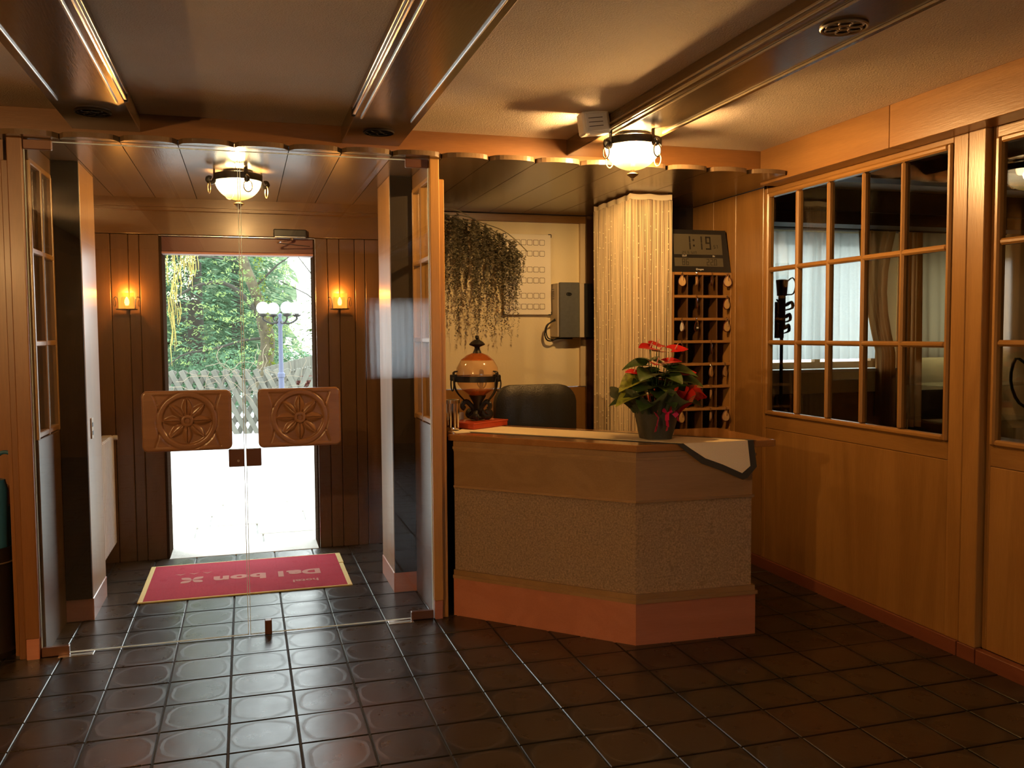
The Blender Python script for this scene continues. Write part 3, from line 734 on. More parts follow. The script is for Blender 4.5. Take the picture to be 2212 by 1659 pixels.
for n_, (xa, xb, sg) in enumerate(doors):
    d = struct('door_%d' % (4+n_), None, None, ('left' if sg < 0 else 'right')+' leaf of the frameless glass double door')
    bx('glass_pane', (xa, xb, GY-.005, GY+.005, .012, 2.392), M['glass'], d, 0)
    q = B()   # polished edges of the glass
    for x in (xa, xb-.0025): q.box(x-.0002, x+.0027, GY-.0053, GY+.0053, .012, 2.392)
    q.box(xa, xb, GY-.0053, GY+.0053, 2.389, 2.3925); q.box(xa, xb, GY-.0053, GY+.0053, .0115, .0145); q.build('glass_edge', M['edge'], d)
    if sg < 0: px0, px1 = -.477, -.071
    else: px0, px1 = .052, .450
    carved_panel('pull_board', px0, px1, .950, 1.240, GY-.052, .03, d, n_)
    q = B(); q.box(px0+.004, px1-.004, GY+.02, GY+.045, .954, 1.236, b=.006); q.build('rear_pull_board', M['carved'], d)
    q = B()
    for x in (px0+.07, px1-.07):
        for z in (1.0, 1.19): q.tube([(x, GY-.024, z), (x, GY+.022, z)], .008, 8)
    q.build('spacer', M['chrome'], d)
    e = -.012; lx = (e-.078, e-.004) if sg < 0 else (e+.006, e+.076)
    q = B(); q.box(lx[0], lx[1], GY-.016, GY+.016, .858, .944, b=.003); lk = q.build('lock_case', M['brown_metal'], d)
    if sg < 0:
        q = B(); q.lathe([(.001, 0), (.006, 0), (.006, .003)], (0, 0, 0), 12); q.v = [(x-.045, GY-.0162-z, y+.888) for x, y, z in q.v]; q.build('keyhole', M['alu'], lk)
    hx = (xa, xa+.118) if sg < 0 else (xb-.118, xb)
    for z0, z1 in ((2.352, 2.396), (.004, .048)):
        q = B(); q.box(hx[0], hx[1], GY-.014, GY+.014, z0, z1, b=.003); q.build('patch_fitting', M['brown_metal'], d)
    if sg > 0:
        q = B(); q.box(.062, .096, GY-.017, GY+.017, .006, .078, b=.003); q.build('floor_bolt', M['brown_metal'], d)
for x0, x1, lab in ((-.842, -.73, 'steel floor hinge plate under the left glass door leaf'), (.70, .80, 'steel floor hinge plate under the right glass door leaf')):
    tag(bx('hinge_plate', (x0-.03 if x0 < 0 else x0-.02, x1+.01, GY-.045, GY+.02, .0035, .006), M['alu'], None, .001), lab, 'hinge plate')

# ------------------------------------------------------------------ ceiling beams
RZ = 2.50
def rosette(b, cx, cy, z):
    def circ(x, y, r, k=.0035, n=16, sx=1):
        b.tube([(x+r*cos(2*pi*i/n)*sx, y+r*sin(2*pi*i/n), z) for i in range(n)], k, 5, closed=True)
    circ(cx, cy, .072, .005, 28)
    circ(cx, cy, .014, .004)
    for i in range(6):
        a = i*pi/3; circ(cx+.042*cos(a), cy+.042*sin(a), .022, .004, 14)
for nm, x0, lab, mir in (('a', -.775, 'dark ceiling beam nearest the left wall with metal rails', 1), ('b', .504, 'dark ceiling beam over the middle of the hall with metal rails', 0), ('d', -2.045, 'dark ceiling beam carrying the lamp behind the camera', 0), ('c', 1.755, 'dark ceiling beam carrying the ceiling lamp by the reception', 0)):
    t = thing('ceiling_beam', lab, 'beam', (x0+.153, 1.0, RZ))
    q = B(); q.box(x0, x0+.306, YB, 4.738, RZ, CEIL-.001, b=.004); q.build('beam_body', M['beam'], t)
    def X(u): return x0+u if not mir else x0+.306-u
    rl = B(); 
    for (u0, u1, z0, z1) in ((-.012, .002, 2.528, 2.538), (-.010, .002, 2.505, 2.517)): rl.box(X(u0), X(u1), YB+.01, 4.14, z0, z1, b=.002)
    rl.build('rail', M['alu'] if nm != 'c' else M['bronze'], t)
    rl = B(); rl.box(X(.028), X(.038), YB+.01, 4.16, 2.493, 2.501, b=.002); rl.build('rail', M['alu'] if nm != 'c' else M['bronze'], t)
    rl = B(); rl.box(X(.262), X(.270), YB+.01, 4.17 if nm != 'c' else 4.07, 2.492, 2.501, b=.002); rl.build('rail', M['alu'] if nm != 'c' else M['bronze'], t)
    rl = B(); rl.box(X(-.014), X(.003), 4.14, 4.152, 2.500, 2.542, b=.002); rl.build('rail_end', M['deep_z'], t)
    cy = {'a': 4.36, 'b': 4.42, 'c': 2.52, 'd': 3.0}[nm]
    q = B(); rosette(q, x0+.15, cy, RZ-.004); q.build('carved_rosette', M['iron'] if nm != 'c' else M['bronze'], t, True)
el = thing('emergency_light', 'white emergency light box on the side of the lamp beam', 'emergency light', (1.755, 4.1, 2.53))
R0 = Matrix.Translation((1.675, 4.12, 2.535)) @ Matrix.Rotation(radians(-8), 4, 'Y')
q = B(); q.box(-.072, .072, -.03, .05, -.055, .055, b=.008, rot=R0); q.build('housing', M['white'], el)
q = B(); q.box(-.058, .058, -.037, -.029, -.044, .044, b=.003, rot=R0); q.build('diffuser', M['enamel'], el)
q = B(); 
for z in (-.02, .0, .02): q.box(-.045, .03, -.0385, -.0365, z-.0015, z+.0015, rot=R0)
q.build('notice_lines', M['deep_z'], el)

# ------------------------------------------------------------------ bowl ceiling lamps
def bowl_lamp(name, label, x, y, z, R, wt, hang, grp=None):
    t = thing(name, label, 'ceiling lamp', (x, y, z))
    q = B(); q.lathe([(.001, z-.001), (R*.62, z-.001), (R*.62, z-.012), (R*.5, z-.02), (.001, z-.02)], (x, y, 0), 24); q.build('ceiling_plate', M['iron'], t, True)
    zt = z-hang
    q = B(); q.lathe([(R-.002, zt), (R+.004, zt), (R+.004, zt-.036), (R-.002, zt-.036), (R-.002, zt)], (x, y, 0), 40); q.build('ring_band', M['iron'], t, True)
    q = B(); q.lathe([(R*.985*cos(a), zt-.026-(R*.88)*sin(a)) for a in [i*pi/2/10 for i in range(10)]]+[(.012, zt-.026-R*.88)], (x, y, 0), 36); q.build('glass_bowl', M['bowl'], t, True)
    for k in range(4):
        a = k*pi/2+.32; ca, sa = cos(a), sin(a)
        P_ = lambda r, zz: (x+r*ca, y+r*sa, zz)
        q = B(); q.box(-.010, .010, -.002, .003, -.030, hang+.0, rot=Matrix.Translation((x+(R+.005)*ca, y+(R+.005)*sa, zt)) @ Matrix.Rotation(a+pi/2, 4, 'Z')); st = q.build('strap', M['iron'], t)
        q = B(); q.tube([P_(R+.004, zt-.03), P_(R+.010, zt-.050), P_(R+.030, zt-.052), P_(R+.042, zt-.040), P_(R+.034, zt-.026), P_(R+.020, zt-.030)], .006, 6, flat=2.0); q.build('scroll_hook', M['iron'], t, True)
        rr = .031; tx, ty = -sa, ca; c0 = P_(R+.034, zt-.080)
        q = B(); q.tube([(c0[0]+tx*rr*.75*cos(2*pi*i/18), c0[1]+ty*rr*.75*cos(2*pi*i/18), c0[2]+rr*sin(2*pi*i/18)) for i in range(18)], .0032, 6, closed=True); q.build('iron_ring', M['bronze'], t, True)
    zb = zt-.026-R*.88
    q = B(); q.lathe([(.001, zb-.052), (.006, zb-.050), (.008, zb-.044), (.005, zb-.040), (.026, zb-.026), (.030, zb-.020), (.012, zb-.012), (.012, zb+.004), (.001, zb+.006)], (x, y, 0), 20); q.build('finial', M['bronze'], t, True)
    for k in range(2):
        a = k*pi+.5
        q = B(); q.sphere((x+.05*cos(a), y+.05*sin(a), zt-.03), .024, 12, 1.3); q.build('bulb', M['bulb'], t, True)
    plight('lamp_light', (0, 0, zt-.055-z), wt, WARM, .035, t)
    return t
bowl_lamp('bowl_ceiling_lamp', 'lit glass bowl ceiling lamp with iron ring under the beam by the reception', 1.893, 4.15, 2.50, .142, LAMP_W, .028)
bowl_lamp('bowl_ceiling_lamp', 'lit glass bowl ceiling lamp with iron ring inside the porch', -.017, 5.12, 2.40, .125, LAMP2_W, .022)

bowl_lamp('bowl_ceiling_lamp', 'lit glass bowl ceiling lamp behind the camera', -1.892, .9, 2.50, .142, REAR_W, .34)

# ------------------------------------------------------------------ wall sconces
def sconce(x, z, label):
    t = thing('wall_sconce', label, 'wall lamp', (x, DY, z), 'porch wall sconces')
    y = DY
    q = B(); q.box(x-.035, x+.035, y-.006, y-.001, z-.06, z+.02, b=.002); q.build('back_plate', M['iron'], t)
    q = B(); q.box(x-.062, x+.062, y-.085, y-.010, z-.067, z-.060, b=.002); q.tube([(x, y-.004, z-.05), (x, y-.05, z-.063)], .008, 6); q.build('tray', M['iron'], t)
    q = B(); q.box(x-.047, x+.047, y-.080, y-.076, z-.059, z+.044); q.build('amber_pane', M['shade'], t)
    q = B(); q.lathe([(.001, 0), (.018, 0), (.020, .018), (.012, .022)], (x, y-.045, z-.060), 14); q.build('candle_cup', M['iron'], t, True)
    q = B(); q.lathe([(.001, 0), (.010, .002), (.015, .018), (.013, .036), (.004, .054), (.001, .056)], (x, y-.045, z-.038), 14); q.build('bulb', M['bulb'], t, True)
    for s in (-1, 1):
        q = B(); q.tube([(x+s*.050, y-.04, z-.06), (x+s*.052, y-.04, z-.02), (x+s*.056, y-.04, z+.010), (x+s*.068, y-.04, z+.018), (x+s*.078, y-.04, z+.008), (x+s*.074, y-.04, z-.002)], .0032, 6); ar = q.build('scroll_arm', M['iron'], t, True)
        q = B(); q.tube([(x+s*.074+.007*cos(a), y-.04, z-.022+.022*sin(a)) for a in [i*2*pi/14 for i in range(14)]], .002, 5, closed=True); q.build('drop_ring', M['iron'], ar, True)
    plight('lamp_light', (0, -.045, .038), SCONCE_W, (1, .40, .07), .012, t)
sconce(-.732, 1.74, 'lit iron wall sconce with amber glass left of the entrance')
sconce(.636, 1.745, 'lit iron wall sconce with amber glass right of the entrance')

# ------------------------------------------------------------------ doormat
dm = thing('doormat', 'red doormat with pale border and upside-down lettering inside the glass doors', 'doormat', (0, 5.67, 0))
MX0, MX1, MY0, MY1 = -.613, .583, 5.27, 6.075
bx('carpet_field', (MX0+.028, MX1-.028, MY0+.012, MY1-.012, .003, .0125), M['mat_red'], dm, .002)
for d in ((MX0, MX0+.028, MY0, MY1), (MX1-.028, MX1, MY0, 5.80), (MX1-.028, MX1+.004, 5.815, MY1), (MX0+.028, MX1-.028, MY0, MY0+.012), (MX0+.028, MX1-.028, MY1-.012, MY1)):
    bx('border_tape', (d[0], d[1], d[2], d[3], .003, .0115), M['mat_edge'], dm, .002)
F = Matrix.Rotation(pi, 4, 'Z')
for ch_, xc_ in (('D', .367), ('a', .262), ('l', .180), ('b', .045), ('o', -.068), ('n', -.174)):
    text_mesh('letter', ch_, .165 if ch_ != 'D' else .15, M['mat_text'], dm, Matrix.Translation((xc_, 5.69, .0128)) @ F @ Matrix.Scale(1.12 if ch_ not in 'Dl' else 1.0, 4, (1, 0, 0)), bold=.009, vy='TOP_BASELINE')
text_mesh('small_lettering', 'hotel', .075, M['mat_text'], dm, Matrix.Translation((.32, 5.47, .0128)) @ F, bold=.002, vy='TOP_BASELINE')
q = B()
for k in range(4):
    a = k*pi/2+pi/4
    for s in (-1, 1):
        pts = []
        for i in range(12):
            u = i/11; r = .088*u; wv = .026*sin(pi*min(1, u**1.3)); pts.append((r*cos(a)-s*wv*sin(a), r*sin(a)+s*wv*cos(a)))
        pl = [(-.344+x, 5.662+y) for x, y in pts]
        q.prism(pl if s < 0 else pl[::-1], .0128, .0135)
q.build('clover_print', M['mat_text'], dm)
for k in range(3):
    cx = -.42+.08*k; q = B()
    q.prism([(cx+x, 5.81+y) for x, y in ((-.030, .012), (-.014, -.002), (0, -.016), (.014, -.002), (.030, .012), (.012, .008), (0, .0), (-.012, .008))][::-1], .0128, .0135); q.build('heart_print', M['mat_text'], dm)

# ------------------------------------------------------------------ radiator, switch
ra = thing('radiator', 'white ribbed radiator on the porch wall behind the left pilaster', 'radiator', (-.86, 5.9, .1))
for k in range(14):
    q = B(); y = 5.53+k*.052; q.box(-.915, -.835, y, y+.040, .14, .86, b=.014); q.build('radiator_rib', M['enamel'], ra)
q = B(); q.tube([(-.875, 5.53, .84), (-.875, 6.28, .84)], .014, 8); q.tube([(-.875, 5.53, .16), (-.875, 6.28, .16)], .014, 8); q.tube([(-.875, 5.56, 0), (-.875, 5.56, .16)], .010, 8); q.build('pipe', M['enamel'], ra, True)
q = B(); q.tube([(-.845, 6.262, .84), (-.815, 6.262, .84)], .016, 10); q.build('valve', M['enamel'], ra, True)
so = thing('wall_socket', 'small double socket plate on the lit pilaster', 'socket', (-.80, 5.15, 1.0))
bx('cover_plate', (-.800, -.794, 5.145, 5.205, .955, 1.065), M['beige_box'], so, .002)
for z in (.985, 1.03): bx('socket_hole', (-.7945, -.792, 5.16, 5.19, z-.012, z+.012), M['black'], so, .003)

# ------------------------------------------------------------------ umbrella stand at the left edge
us = thing('umbrella_stand', 'dark wooden umbrella stand by the left post', 'umbrella stand', (-1.17, 4.64, 0))
q = B(); q.lathe([(.001, .0), (.095, .0), (.10, .03), (.088, .05), (.095, .50), (.10, .52), (.088, .52), (.083, .06), (.001, .05)], (-1.17, 4.64, 0), 26); q.build('stand_body', M['deep_z'], us, True)
q = B(); q.tube([(-1.17+.099*cos(i*2*pi/24), 4.64+.099*sin(i*2*pi/24), .45) for i in range(24)], .004, 6, closed=True); q.build('hoop', M['bronze'], us, True)
def umbrella(label, fm, x, y, dx, dy, top, hook):
    t = thing('umbrella', label, 'umbrella', (x, y, .06))
    q = B(); q.tube([(x, y, .06), (x+dx*.4, y+dy*.4, .3), (x+dx*.75, y+dy*.75, top-.14), (x+dx*.8, y+dy*.8, top-.1)], [.006, .035, .045, .012], 10); q.build('folded_canopy', fm, t, True)
    pts = [(x+dx*.8, y+dy*.8, top-.12), (x+dx*.9, y+dy*.9, top)]
    if hook: pts += [(x+dx*.9+.035*(1-cos(a)), y+dy*.9, top+.035*sin(a)) for a in [i*pi/6 for i in range(1, 7)]]+[(x+dx*.9+.07, y+dy*.9, top-.03)]
    q = B(); q.tube(pts, .009, 8); q.build('handle', fm if hook else M['black'], t, True)
umbrella('blue umbrella with hooked handle in the stand', M['blue_f'], -1.14, 4.63, .02, -.02, .93, True)
umbrella('red folded umbrella in the stand', M['red_f'], -1.18, 4.60, -.02, -.04, .66, False)
umbrella('black folded umbrella in the stand', M['black_f'], -1.21, 4.68, -.02, .03, .76, True)
umbrella('small teal umbrella at the back of the stand', M['blue_f'], -1.13, 4.69, .02, .02, .80, False)

# ------------------------------------------------------------------ reception counter
rc = thing('reception_counter', 'oak reception counter with woven beige front panels and reddish plinth', 'counter', (1.77, 4.2, 0))
A_ = (1.045, 4.551); C_ = (1.766, 3.830); D_ = (2.385, 3.806); E_ = (2.385, 4.30)
def face_poly(off, depth=.05):
    """front polyline offset outwards by off, closed towards the inside"""
    s2 = sqrt(.5)
    a = (A_[0]-off*s2, A_[1]-off*s2); b = (C_[0]-off*.41, C_[1]-off); d = (D_[0]+off, D_[1]-off); e = (E_[0]+off, E_[1])
    return a, b, d, e
def band(name, m, off, z0, z1, inner=.06, segs=(0, 1, 2), b=0):
    a, c, d, e = face_poly(off); ia, ic, id_, ie = face_poly(-inner)
    P1 = ((a, c, ic, ia), (c, d, id_, ic), (d, e, ie, id_)); out = []
    for s in segs:
        q = B(); q.prism([P1[s][0], P1[s][1], P1[s][2], P1[s][3]], z0, z1); out.append(q.build(name, m, rc))
    return out
band('plinth', M['plinth'], .012, 0, .205)
band('base_moulding', M['oakpanel'], .020, .205, .222)
band('base_moulding', M['oakpanel'], .010, .222, .248)
band('woven_panel', M['plush'], -.004, .248, .690)
band('upper_moulding', M['oakpanel'], .006, .690, .700)
band('frieze', M['oakpanel'], -.002, .700, .884)
band('cornice', M['oakpanel'], .004, .884, .894)
band('cornice', M['oakpanel'], .012, .894, .908)
band('cornice', M['oakpanel'], .004, .908, .936)
# ragged upper fringe of the woven panel
q = B()
for (p, r, n) in ((A_, C_, 150), (C_, D_, 95)):
    p = Vector((*p, 0)); r = Vector((*r, 0)); d = (r-p).normalized(); nn = Vector((d.y, -d.x, 0))
    for i in range(n):
        c = p+(r-p)*((i+.5)/n)+nn*.004; hh = rnd.uniform(.004, .014)
        q.face([(c.x-d.x*.003, c.y-d.y*.003, .684), (c.x+d.x*.003, c.y+d.y*.003, .684), (c.x, c.y, .684+hh)])
fr = q.build('panel_fringe', M['plush'], rc); fr['kind'] = 'stuff'
s2 = sqrt(.5)
wt_ = [(.962, 4.612), (1.752, 3.797), (2.500, 3.787), (2.505, 4.36), (1.985, 4.36), (1.34, 5.005), (1.06, 5.005), (1.06, 4.55)]
wt_ = [(1.02, 4.575), (1.757, 3.803), (2.500, 3.787), (2.508, 4.385), (1.975, 4.385), (1.34, 5.02), (1.055, 5.02), (1.055, 4.62)]
q = B(); q.prism(wt_, .936, .970); wk = q.build('worktop', M['oaktop'], rc)
bv = wk.modifiers.new('bevel', 'BEVEL'); bv.width = .004; bv.segments = 2; bv.limit_method = 'ANGLE'
q = B(); q.prism([(1.07, 4.66), (1.80, 3.92), (2.33, 3.90), (2.33, 4.30), (1.95, 4.30), (1.30, 4.95), (1.07, 4.95)], .02, .93); q.build('carcass', M['deep_z'], rc)

# runner
ru = thing('table_runner', 'cream table runner with dark hem hanging over the counter edge', 'table runner', (1.8, 4.0, .971))
def strip(b, L, R_, z, th=.0016):
    pass
top_c = [(1.105, 4.70), (1.985, 3.805), (2.335, 3.805), (1.255, 4.99)]
q = B(); q.prism(top_c, .9708, .9732); q.build('runner_top', M['runner'], ru)
def hang(par, m, pts, y0, bulge, th, name):
    """pts (x, z) outline on the plane in front of the worktop edge"""
    b = B(); n = len(pts)
    vs = [(x, y0-bulge*min(1, max(0, (.97-z)/.05)), z) for x, z in pts]+[(x, y0+th-bulge*min(1, max(0, (.97-z)/.05)), z) for x, z in pts]
    b.mesh(vs, [tuple(range(n)), tuple(range(n, 2*n))[::-1]]+[(i, n+i, n+(i+1) % n, (i+1) % n) for i in range(n)])
    return b.build(name, m, par)
q = B(); q.prism([(1.985, 3.805), (2.335, 3.805), (2.337, 3.783), (1.99, 3.783)], .9708, .9732); q.build('runner_fold', M['runner'], ru)
hang(ru, M['runner'], [(1.99, .973), (2.03, .945), (2.105, .897), (2.20, .862), (2.305, .815), (2.350, .848), (2.337, .973)], 3.779, .006, .002, 'runner_drop')
hang(ru, M['runner_b'], [(1.955, .973), (2.00, .935), (2.085, .872), (2.20, .829), (2.310, .782), (2.335, .788), (2.388, .842), (2.372, .973)], 3.782, .006, .002, 'runner_hem')
q = B(); q.prism([(1.075, 4.66), (1.955, 3.785), (2.39, 3.785), (2.39, 3.82), (1.262, 5.02), (1.22, 5.02)], .9702, .9710); q.build('runner_hem', M['runner_b'], ru)

# red box and glass lantern on it
rbx = thing('red_box', 'flat red box under the amber glass lantern', 'box', (1.27, 4.86, .971))
ang = atan2(.17, .26); R1 = Matrix.Translation((1.262, 4.865, 0)) @ Matrix.Rotation(ang, 4, 'Z')
q = B(); q.box(-.145, .145, -.10, .10, .9735, 1.008, b=.006, rot=R1); q.build('box_body', M['red_box'], rbx)
q = B(); q.box(-.149, .147, -.103, .103, 1.002, 1.010, b=.003, rot=R1); q.build('box_lid', M['red_box'], rbx)
la = thing('amber_lantern', 'amber crackle glass globe lantern with black iron band on the counter', 'lantern', (1.26, 4.88, 1.01))
lx, ly, lz = 1.262, 4.875, 1.016
k = 1.06
q = B(); q.lathe([(.045, .145), (.085, .165), (.112, .200), (.123, .245), (.117, .295), (.095, .335), (.062, .362), (.030, .375)], (lx, ly, lz), 36); q.build('glass_globe', M['amber'], la, True)
q = B(); q.lathe([(.094, .336), (.062, .363), (.030, .376)], (lx, ly, lz), 30, sx=1.012, sy=1.012); q.build('burnt_glass_tint', M['amber_dark'], la, True)
q = B(); q.lathe([(.030, .125), (.060, .150), (.088, .168)], (lx, ly, lz), 30, sx=1.012, sy=1.012); q.build('burnt_glass_tint', M['amber_dark'], la, True)
q = B(); q.lathe([(.126, .215), (.134, .215), (.134, .248), (.126, .248), (.126, .215)], (lx, ly, lz), 40); q.build('iron_band', M['iron'], la, True)
q = B(); q.lathe([(.030, .362), (.022, .385), (.014, .405), (.016, .412), (.042, .422), (.046, .427), (.034, .440), (.014, .452), (.006, .455), (.012, .462), (.010, .474), (.001, .478)], (lx, ly, lz), 22); q.build('top_finial', M['iron'], la, True)
for k_ in range(3):
    a = -.95+k_*2*pi/3; ca, sa = cos(a), sin(a); P_ = lambda r, z: (lx+r*ca, ly+r*sa, lz+z)
    q = B(); q.tube([P_(.120, .275), P_(.142, .268), P_(.140, .230), P_(.137, .190), P_(.118, .150), P_(.080, .110), P_(.040, .075), P_(.035, .05)], [.009, .013, .013, .012, .011, .010, .010, .010], 8, flat=.45); q.build('strap', M['iron'], la, True)
    q = B(); q.box(-.020, .020, -.012, .012, .222, .258, b=.004, rot=Matrix.Translation((lx+.142*ca, ly+.142*sa, lz)) @ Matrix.Rotation(a, 4, 'Z')); q.build('clasp', M['iron'], la)
    q = B(); tx, ty = -sa, ca; c0 = P_(.150, .205)
    q.tube([(c0[0]+tx*.026*cos(t), c0[1]+ty*.026*cos(t), c0[2]+.040*sin(t)) for t in [i*2*pi/18 for i in range(18)]], .004, 6, closed=True); q.build('drop_ring', M['iron'], la, True)
    q = B(); q.tube([P_(.02, .055), P_(.060, .10), P_(.085, .095), P_(.092, .075), P_(.078, .062)], .011, 8, flat=1.3); q.build('upper_scroll', M['iron'], la, True)
    a2 = a+pi/3; ca, sa = cos(a2), sin(a2); P2 = lambda r, z: (lx+r*ca, ly+r*sa, lz+z)
    q = B(); q.tube([P2(.015, .06), P2(.035, .02), P2(.062, .010), P2(.080, .024), P2(.068, .042), P2(.052, .034)], .011, 8, flat=1.6); q.build('foot_scroll', M['iron'], la, True)
q = B(); q.lathe([(.001, .0), (.045, .0), (.050, .010), (.026, .03), (.024, .09), (.05, .135), (.001, .14)], (lx, ly, lz), 20); q.build('foot', M['iron'], la, True)
ch = thing('chrome_holder', 'round chrome rack with holes beside the lantern behind the post', 'holder', (1.075, 4.74, .971))
q = B(); q.lathe([(.001, .972), (.040, .972), (.042, .98), (.040, .99)], (1.085, 4.76, 0), 24); q.build('base', M['chrome'], ch, True)
for i in range(9):
    a = i*2*pi/9; q = B(); q.tube([(1.085+.034*cos(a), 4.76+.034*sin(a), .985), (1.085+.034*cos(a), 4.76+.034*sin(a), 1.135)], .008, 8); q.build('tube', M['chrome'], ch, True)
q = B(); q.lathe([(.030, 1.12), (.044, 1.12), (.044, 1.14), (.030, 1.14), (.030, 1.12)], (1.085, 4.76, 0), 24); q.build('top_ring', M['chrome'], ch, True)
pc = thing('leaflet', 'folded red and white leaflet behind the lantern foot', 'leaflet', (1.16, 4.96, .974))
q = B(); q.box(1.10, 1.20, 4.955, 4.957, .974, 1.05, b=0); q.build('page', M['paper'], pc)
q = B(); q.box(1.101, 1.199, 4.953, 4.955, .974, 1.00, b=0); q.build('printed_strip', M['red_box'], pc)
tag(bx('paper_sheet', (1.07, 1.15, 4.60, 4.70, .9712, .9722), M['paper'], None, 0), 'small white sheet at the left end of the counter', 'paper')

# potted anthurium
pa = thing('potted_anthurium', 'potted red anthurium wrapped in dark paper with pink ribbon on the counter', 'potted plant', (1.965, 4.02, .974))
px_, py_, pz_ = 1.965, 4.02, .9735
q = B()
prof = [(.001, 0), (.080, 0), (.088, .03), (.104, .10), (.118, .155), (.112, .155), (.09, .10)]
q.lathe(prof, (px_, py_, pz_), 28)
q.v = [(px_+(x-px_)*(1+.05*sin(5*atan2(y-py_, x-px_)+z*14)), py_+(y-py_)*(1+.05*sin(5*atan2(y-py_, x-px_)+z*14)), z) for x, y, z in q.v]
q.build('wrapped_pot', M['pot'], pa, True)
q = B(); q.lathe([(.001, .145), (.10, .145)], (px_, py_, pz_), 20); q.build('soil', M['deep_z'], pa)
# ruffled net collar
for nm, mm, a0, a1 in (('green_net_collar', 'tulle_g', 1.9, 5.25), ('red_net_collar', 'tulle_r', 5.0, 8.3)):
    b = B(); nA, nR = 60, 8; vs = []; fs = []
    for j in range(nR+1):
        t = j/nR
        for i in range(nA+1):
            a = a0+(a1-a0)*i/nA; r = .110+.110*t+.022*t*sin(a*9)+.008*sin(a*23); z = pz_+.128+.15*t-.05*t*t+.032*t*sin(a*7+1)
            vs.append((px_+r*cos(a), py_+r*sin(a), z))
    for j in range(nR):
        for i in range(nA): k = j*(nA+1)+i; fs.append((k, k+1, k+nA+2, k+nA+1))
    b.mesh(vs, fs); o = b.build(nm, M[mm], pa, True)
b = B(); vs = []; fs = []          # red frill standing up on the right front
for j in range(7):
    t = j/6
    for i in range(41):
        a = 4.75+1.75*i/40; r = .115+.06*t+.016*t*sin(a*16); z = pz_+.13+.125*t+.012*sin(a*12)*t
        vs.append((px_+r*cos(a), py_+r*sin(a), z))
for j in range(6):
    for i in range(40): k = j*41+i; fs.append((k, k+1, k+42, k+41))
b.mesh(vs, fs); b.build('red_frill', M['tulle_r'], pa, True)
def heart_leaf(b, base, dirv, up, L, W, cup=.25, droop=.25, heart=.22):
    """heart-shaped surface with thickness, tip along dirv"""
    d = Vector(dirv).normalized(); u = Vector(up); u = (u-d*u.dot(d)).normalized(); s = d.cross(u)
    n = 9; rows = []
    for i in range(n+1):
        t = i/n; wv = W*(sin(pi*min(1, (t*.93+.07))**.62)**.8) if t < 1 else 0
        y = -heart*L*(1-t)*0+L*(t-.18); z = -droop*L*t*t
        row = []
        for k in (-1, -.5, 0, .5, 1):
            yy = y-(heart*L*(abs(k)**1.5)*max(0, 1-t*2.5)) 
            row.append(Vector(base)+d*yy+s*(k*wv)+u*(z+cup*wv*abs(k)))
        rows.append(row)
    vs = [p for r in rows for p in r]; m = len(vs); th = .0012
    vs2 = [p-u*th for p in vs]; fs = []
    for i in range(n):
        for k in range(4): a = i*5+k; fs += [(a, a+1, a+6, a+5), (m+a, m+a+5, m+a+6, m+a+1)]
    b.mesh(vs+vs2, fs)
leaves = [(-.09, -.02, .245, 200, .10, .05, 0), (-.12, -.06, .225, 185, .12, .055, 1), (-.06, .05, .28, 150, .11, .05, 0), (-.03, -.07, .24, 250, .10, .05, 0), (.06, -.05, .25, 310, .10, .05, 0),
          (.09, .0, .27, 10, .11, .055, 1), (.12, .02, .22, -20, .12, .045, 0), (.04, .07, .30, 60, .11, .05, 0), (-.05, .0, .33, 130, .10, .045, 0), (.03, -.02, .33, 80, .10, .05, 0), (-.10, .03, .20, 170, .12, .05, 0),
          (.0, -.09, .20, 270, .10, .05, 0), (.08, -.07, .20, 320, .11, .05, 0), (-.08, -.08, .19, 230, .11, .05, 0), (.13, -.02, .25, 0, .10, .05, 0), (.02, .02, .26, 20, .10, .06, 0), (-.02, -.03, .27, 200, .11, .06, 0), (.05, .03, .24, 340, .12, .06, 0), (-.07, -.05, .27, 215, .11, .055, 0), (-.07, .02, .37, 160, .09, .045, 0), (.06, .03, .37, 40, .10, .05, 0), (-.02, .05, .39, 100, .09, .045, 0), (.08, -.03, .34, 330, .11, .05, 0), (-.06, -.06, .33, 225, .11, .05, 0), (.02, -.07, .31, 285, .10, .05, 0), (.11, -.05, .29, 320, .10, .05, 0), (-.11, -.03, .29, 195, .11, .05, 1), (.0, -.09, .26, 262, .11, .05, 0)]
for (dx, dy, z, an, L, W, yl) in leaves:
    a = radians(an); bs = (px_+dx, py_+dy, pz_+z); L *= 1.3; W *= 1.35
    q = B(); heart_leaf(q, bs, (cos(a), sin(a), .1 if not yl else -.05), (0, -.35, 1), L, W, .3 if not yl else .5, .35)
    o = q.build('leaf', M['leaf_y'] if yl else M['leaf'], pa, True)
    if yl: o['label'] = 'yellow-edged leaf'
    q = B(); q.tube([(px_+dx*.3, py_+dy*.3, pz_+.14), (px_+dx*.7, py_+dy*.7, pz_+z*.8), bs], .0025, 5, cap=False); q.build('stalk', M['leaf'], o, True)
flowers = [(-.045, -.02, .455, 200, .9), (-.005, -.04, .435, 260, .8), (.0, .0, .468, 40, .9), (-.035, -.07, .375, 240, 1.0), (.055, -.02, .385, 330, .8), (.105, .0, .445, 0, .9), (-.135, -.03, .335, 180, .6), (.155, .0, .325, 350, .8), (.05, -.08, .295, 280, .5)]
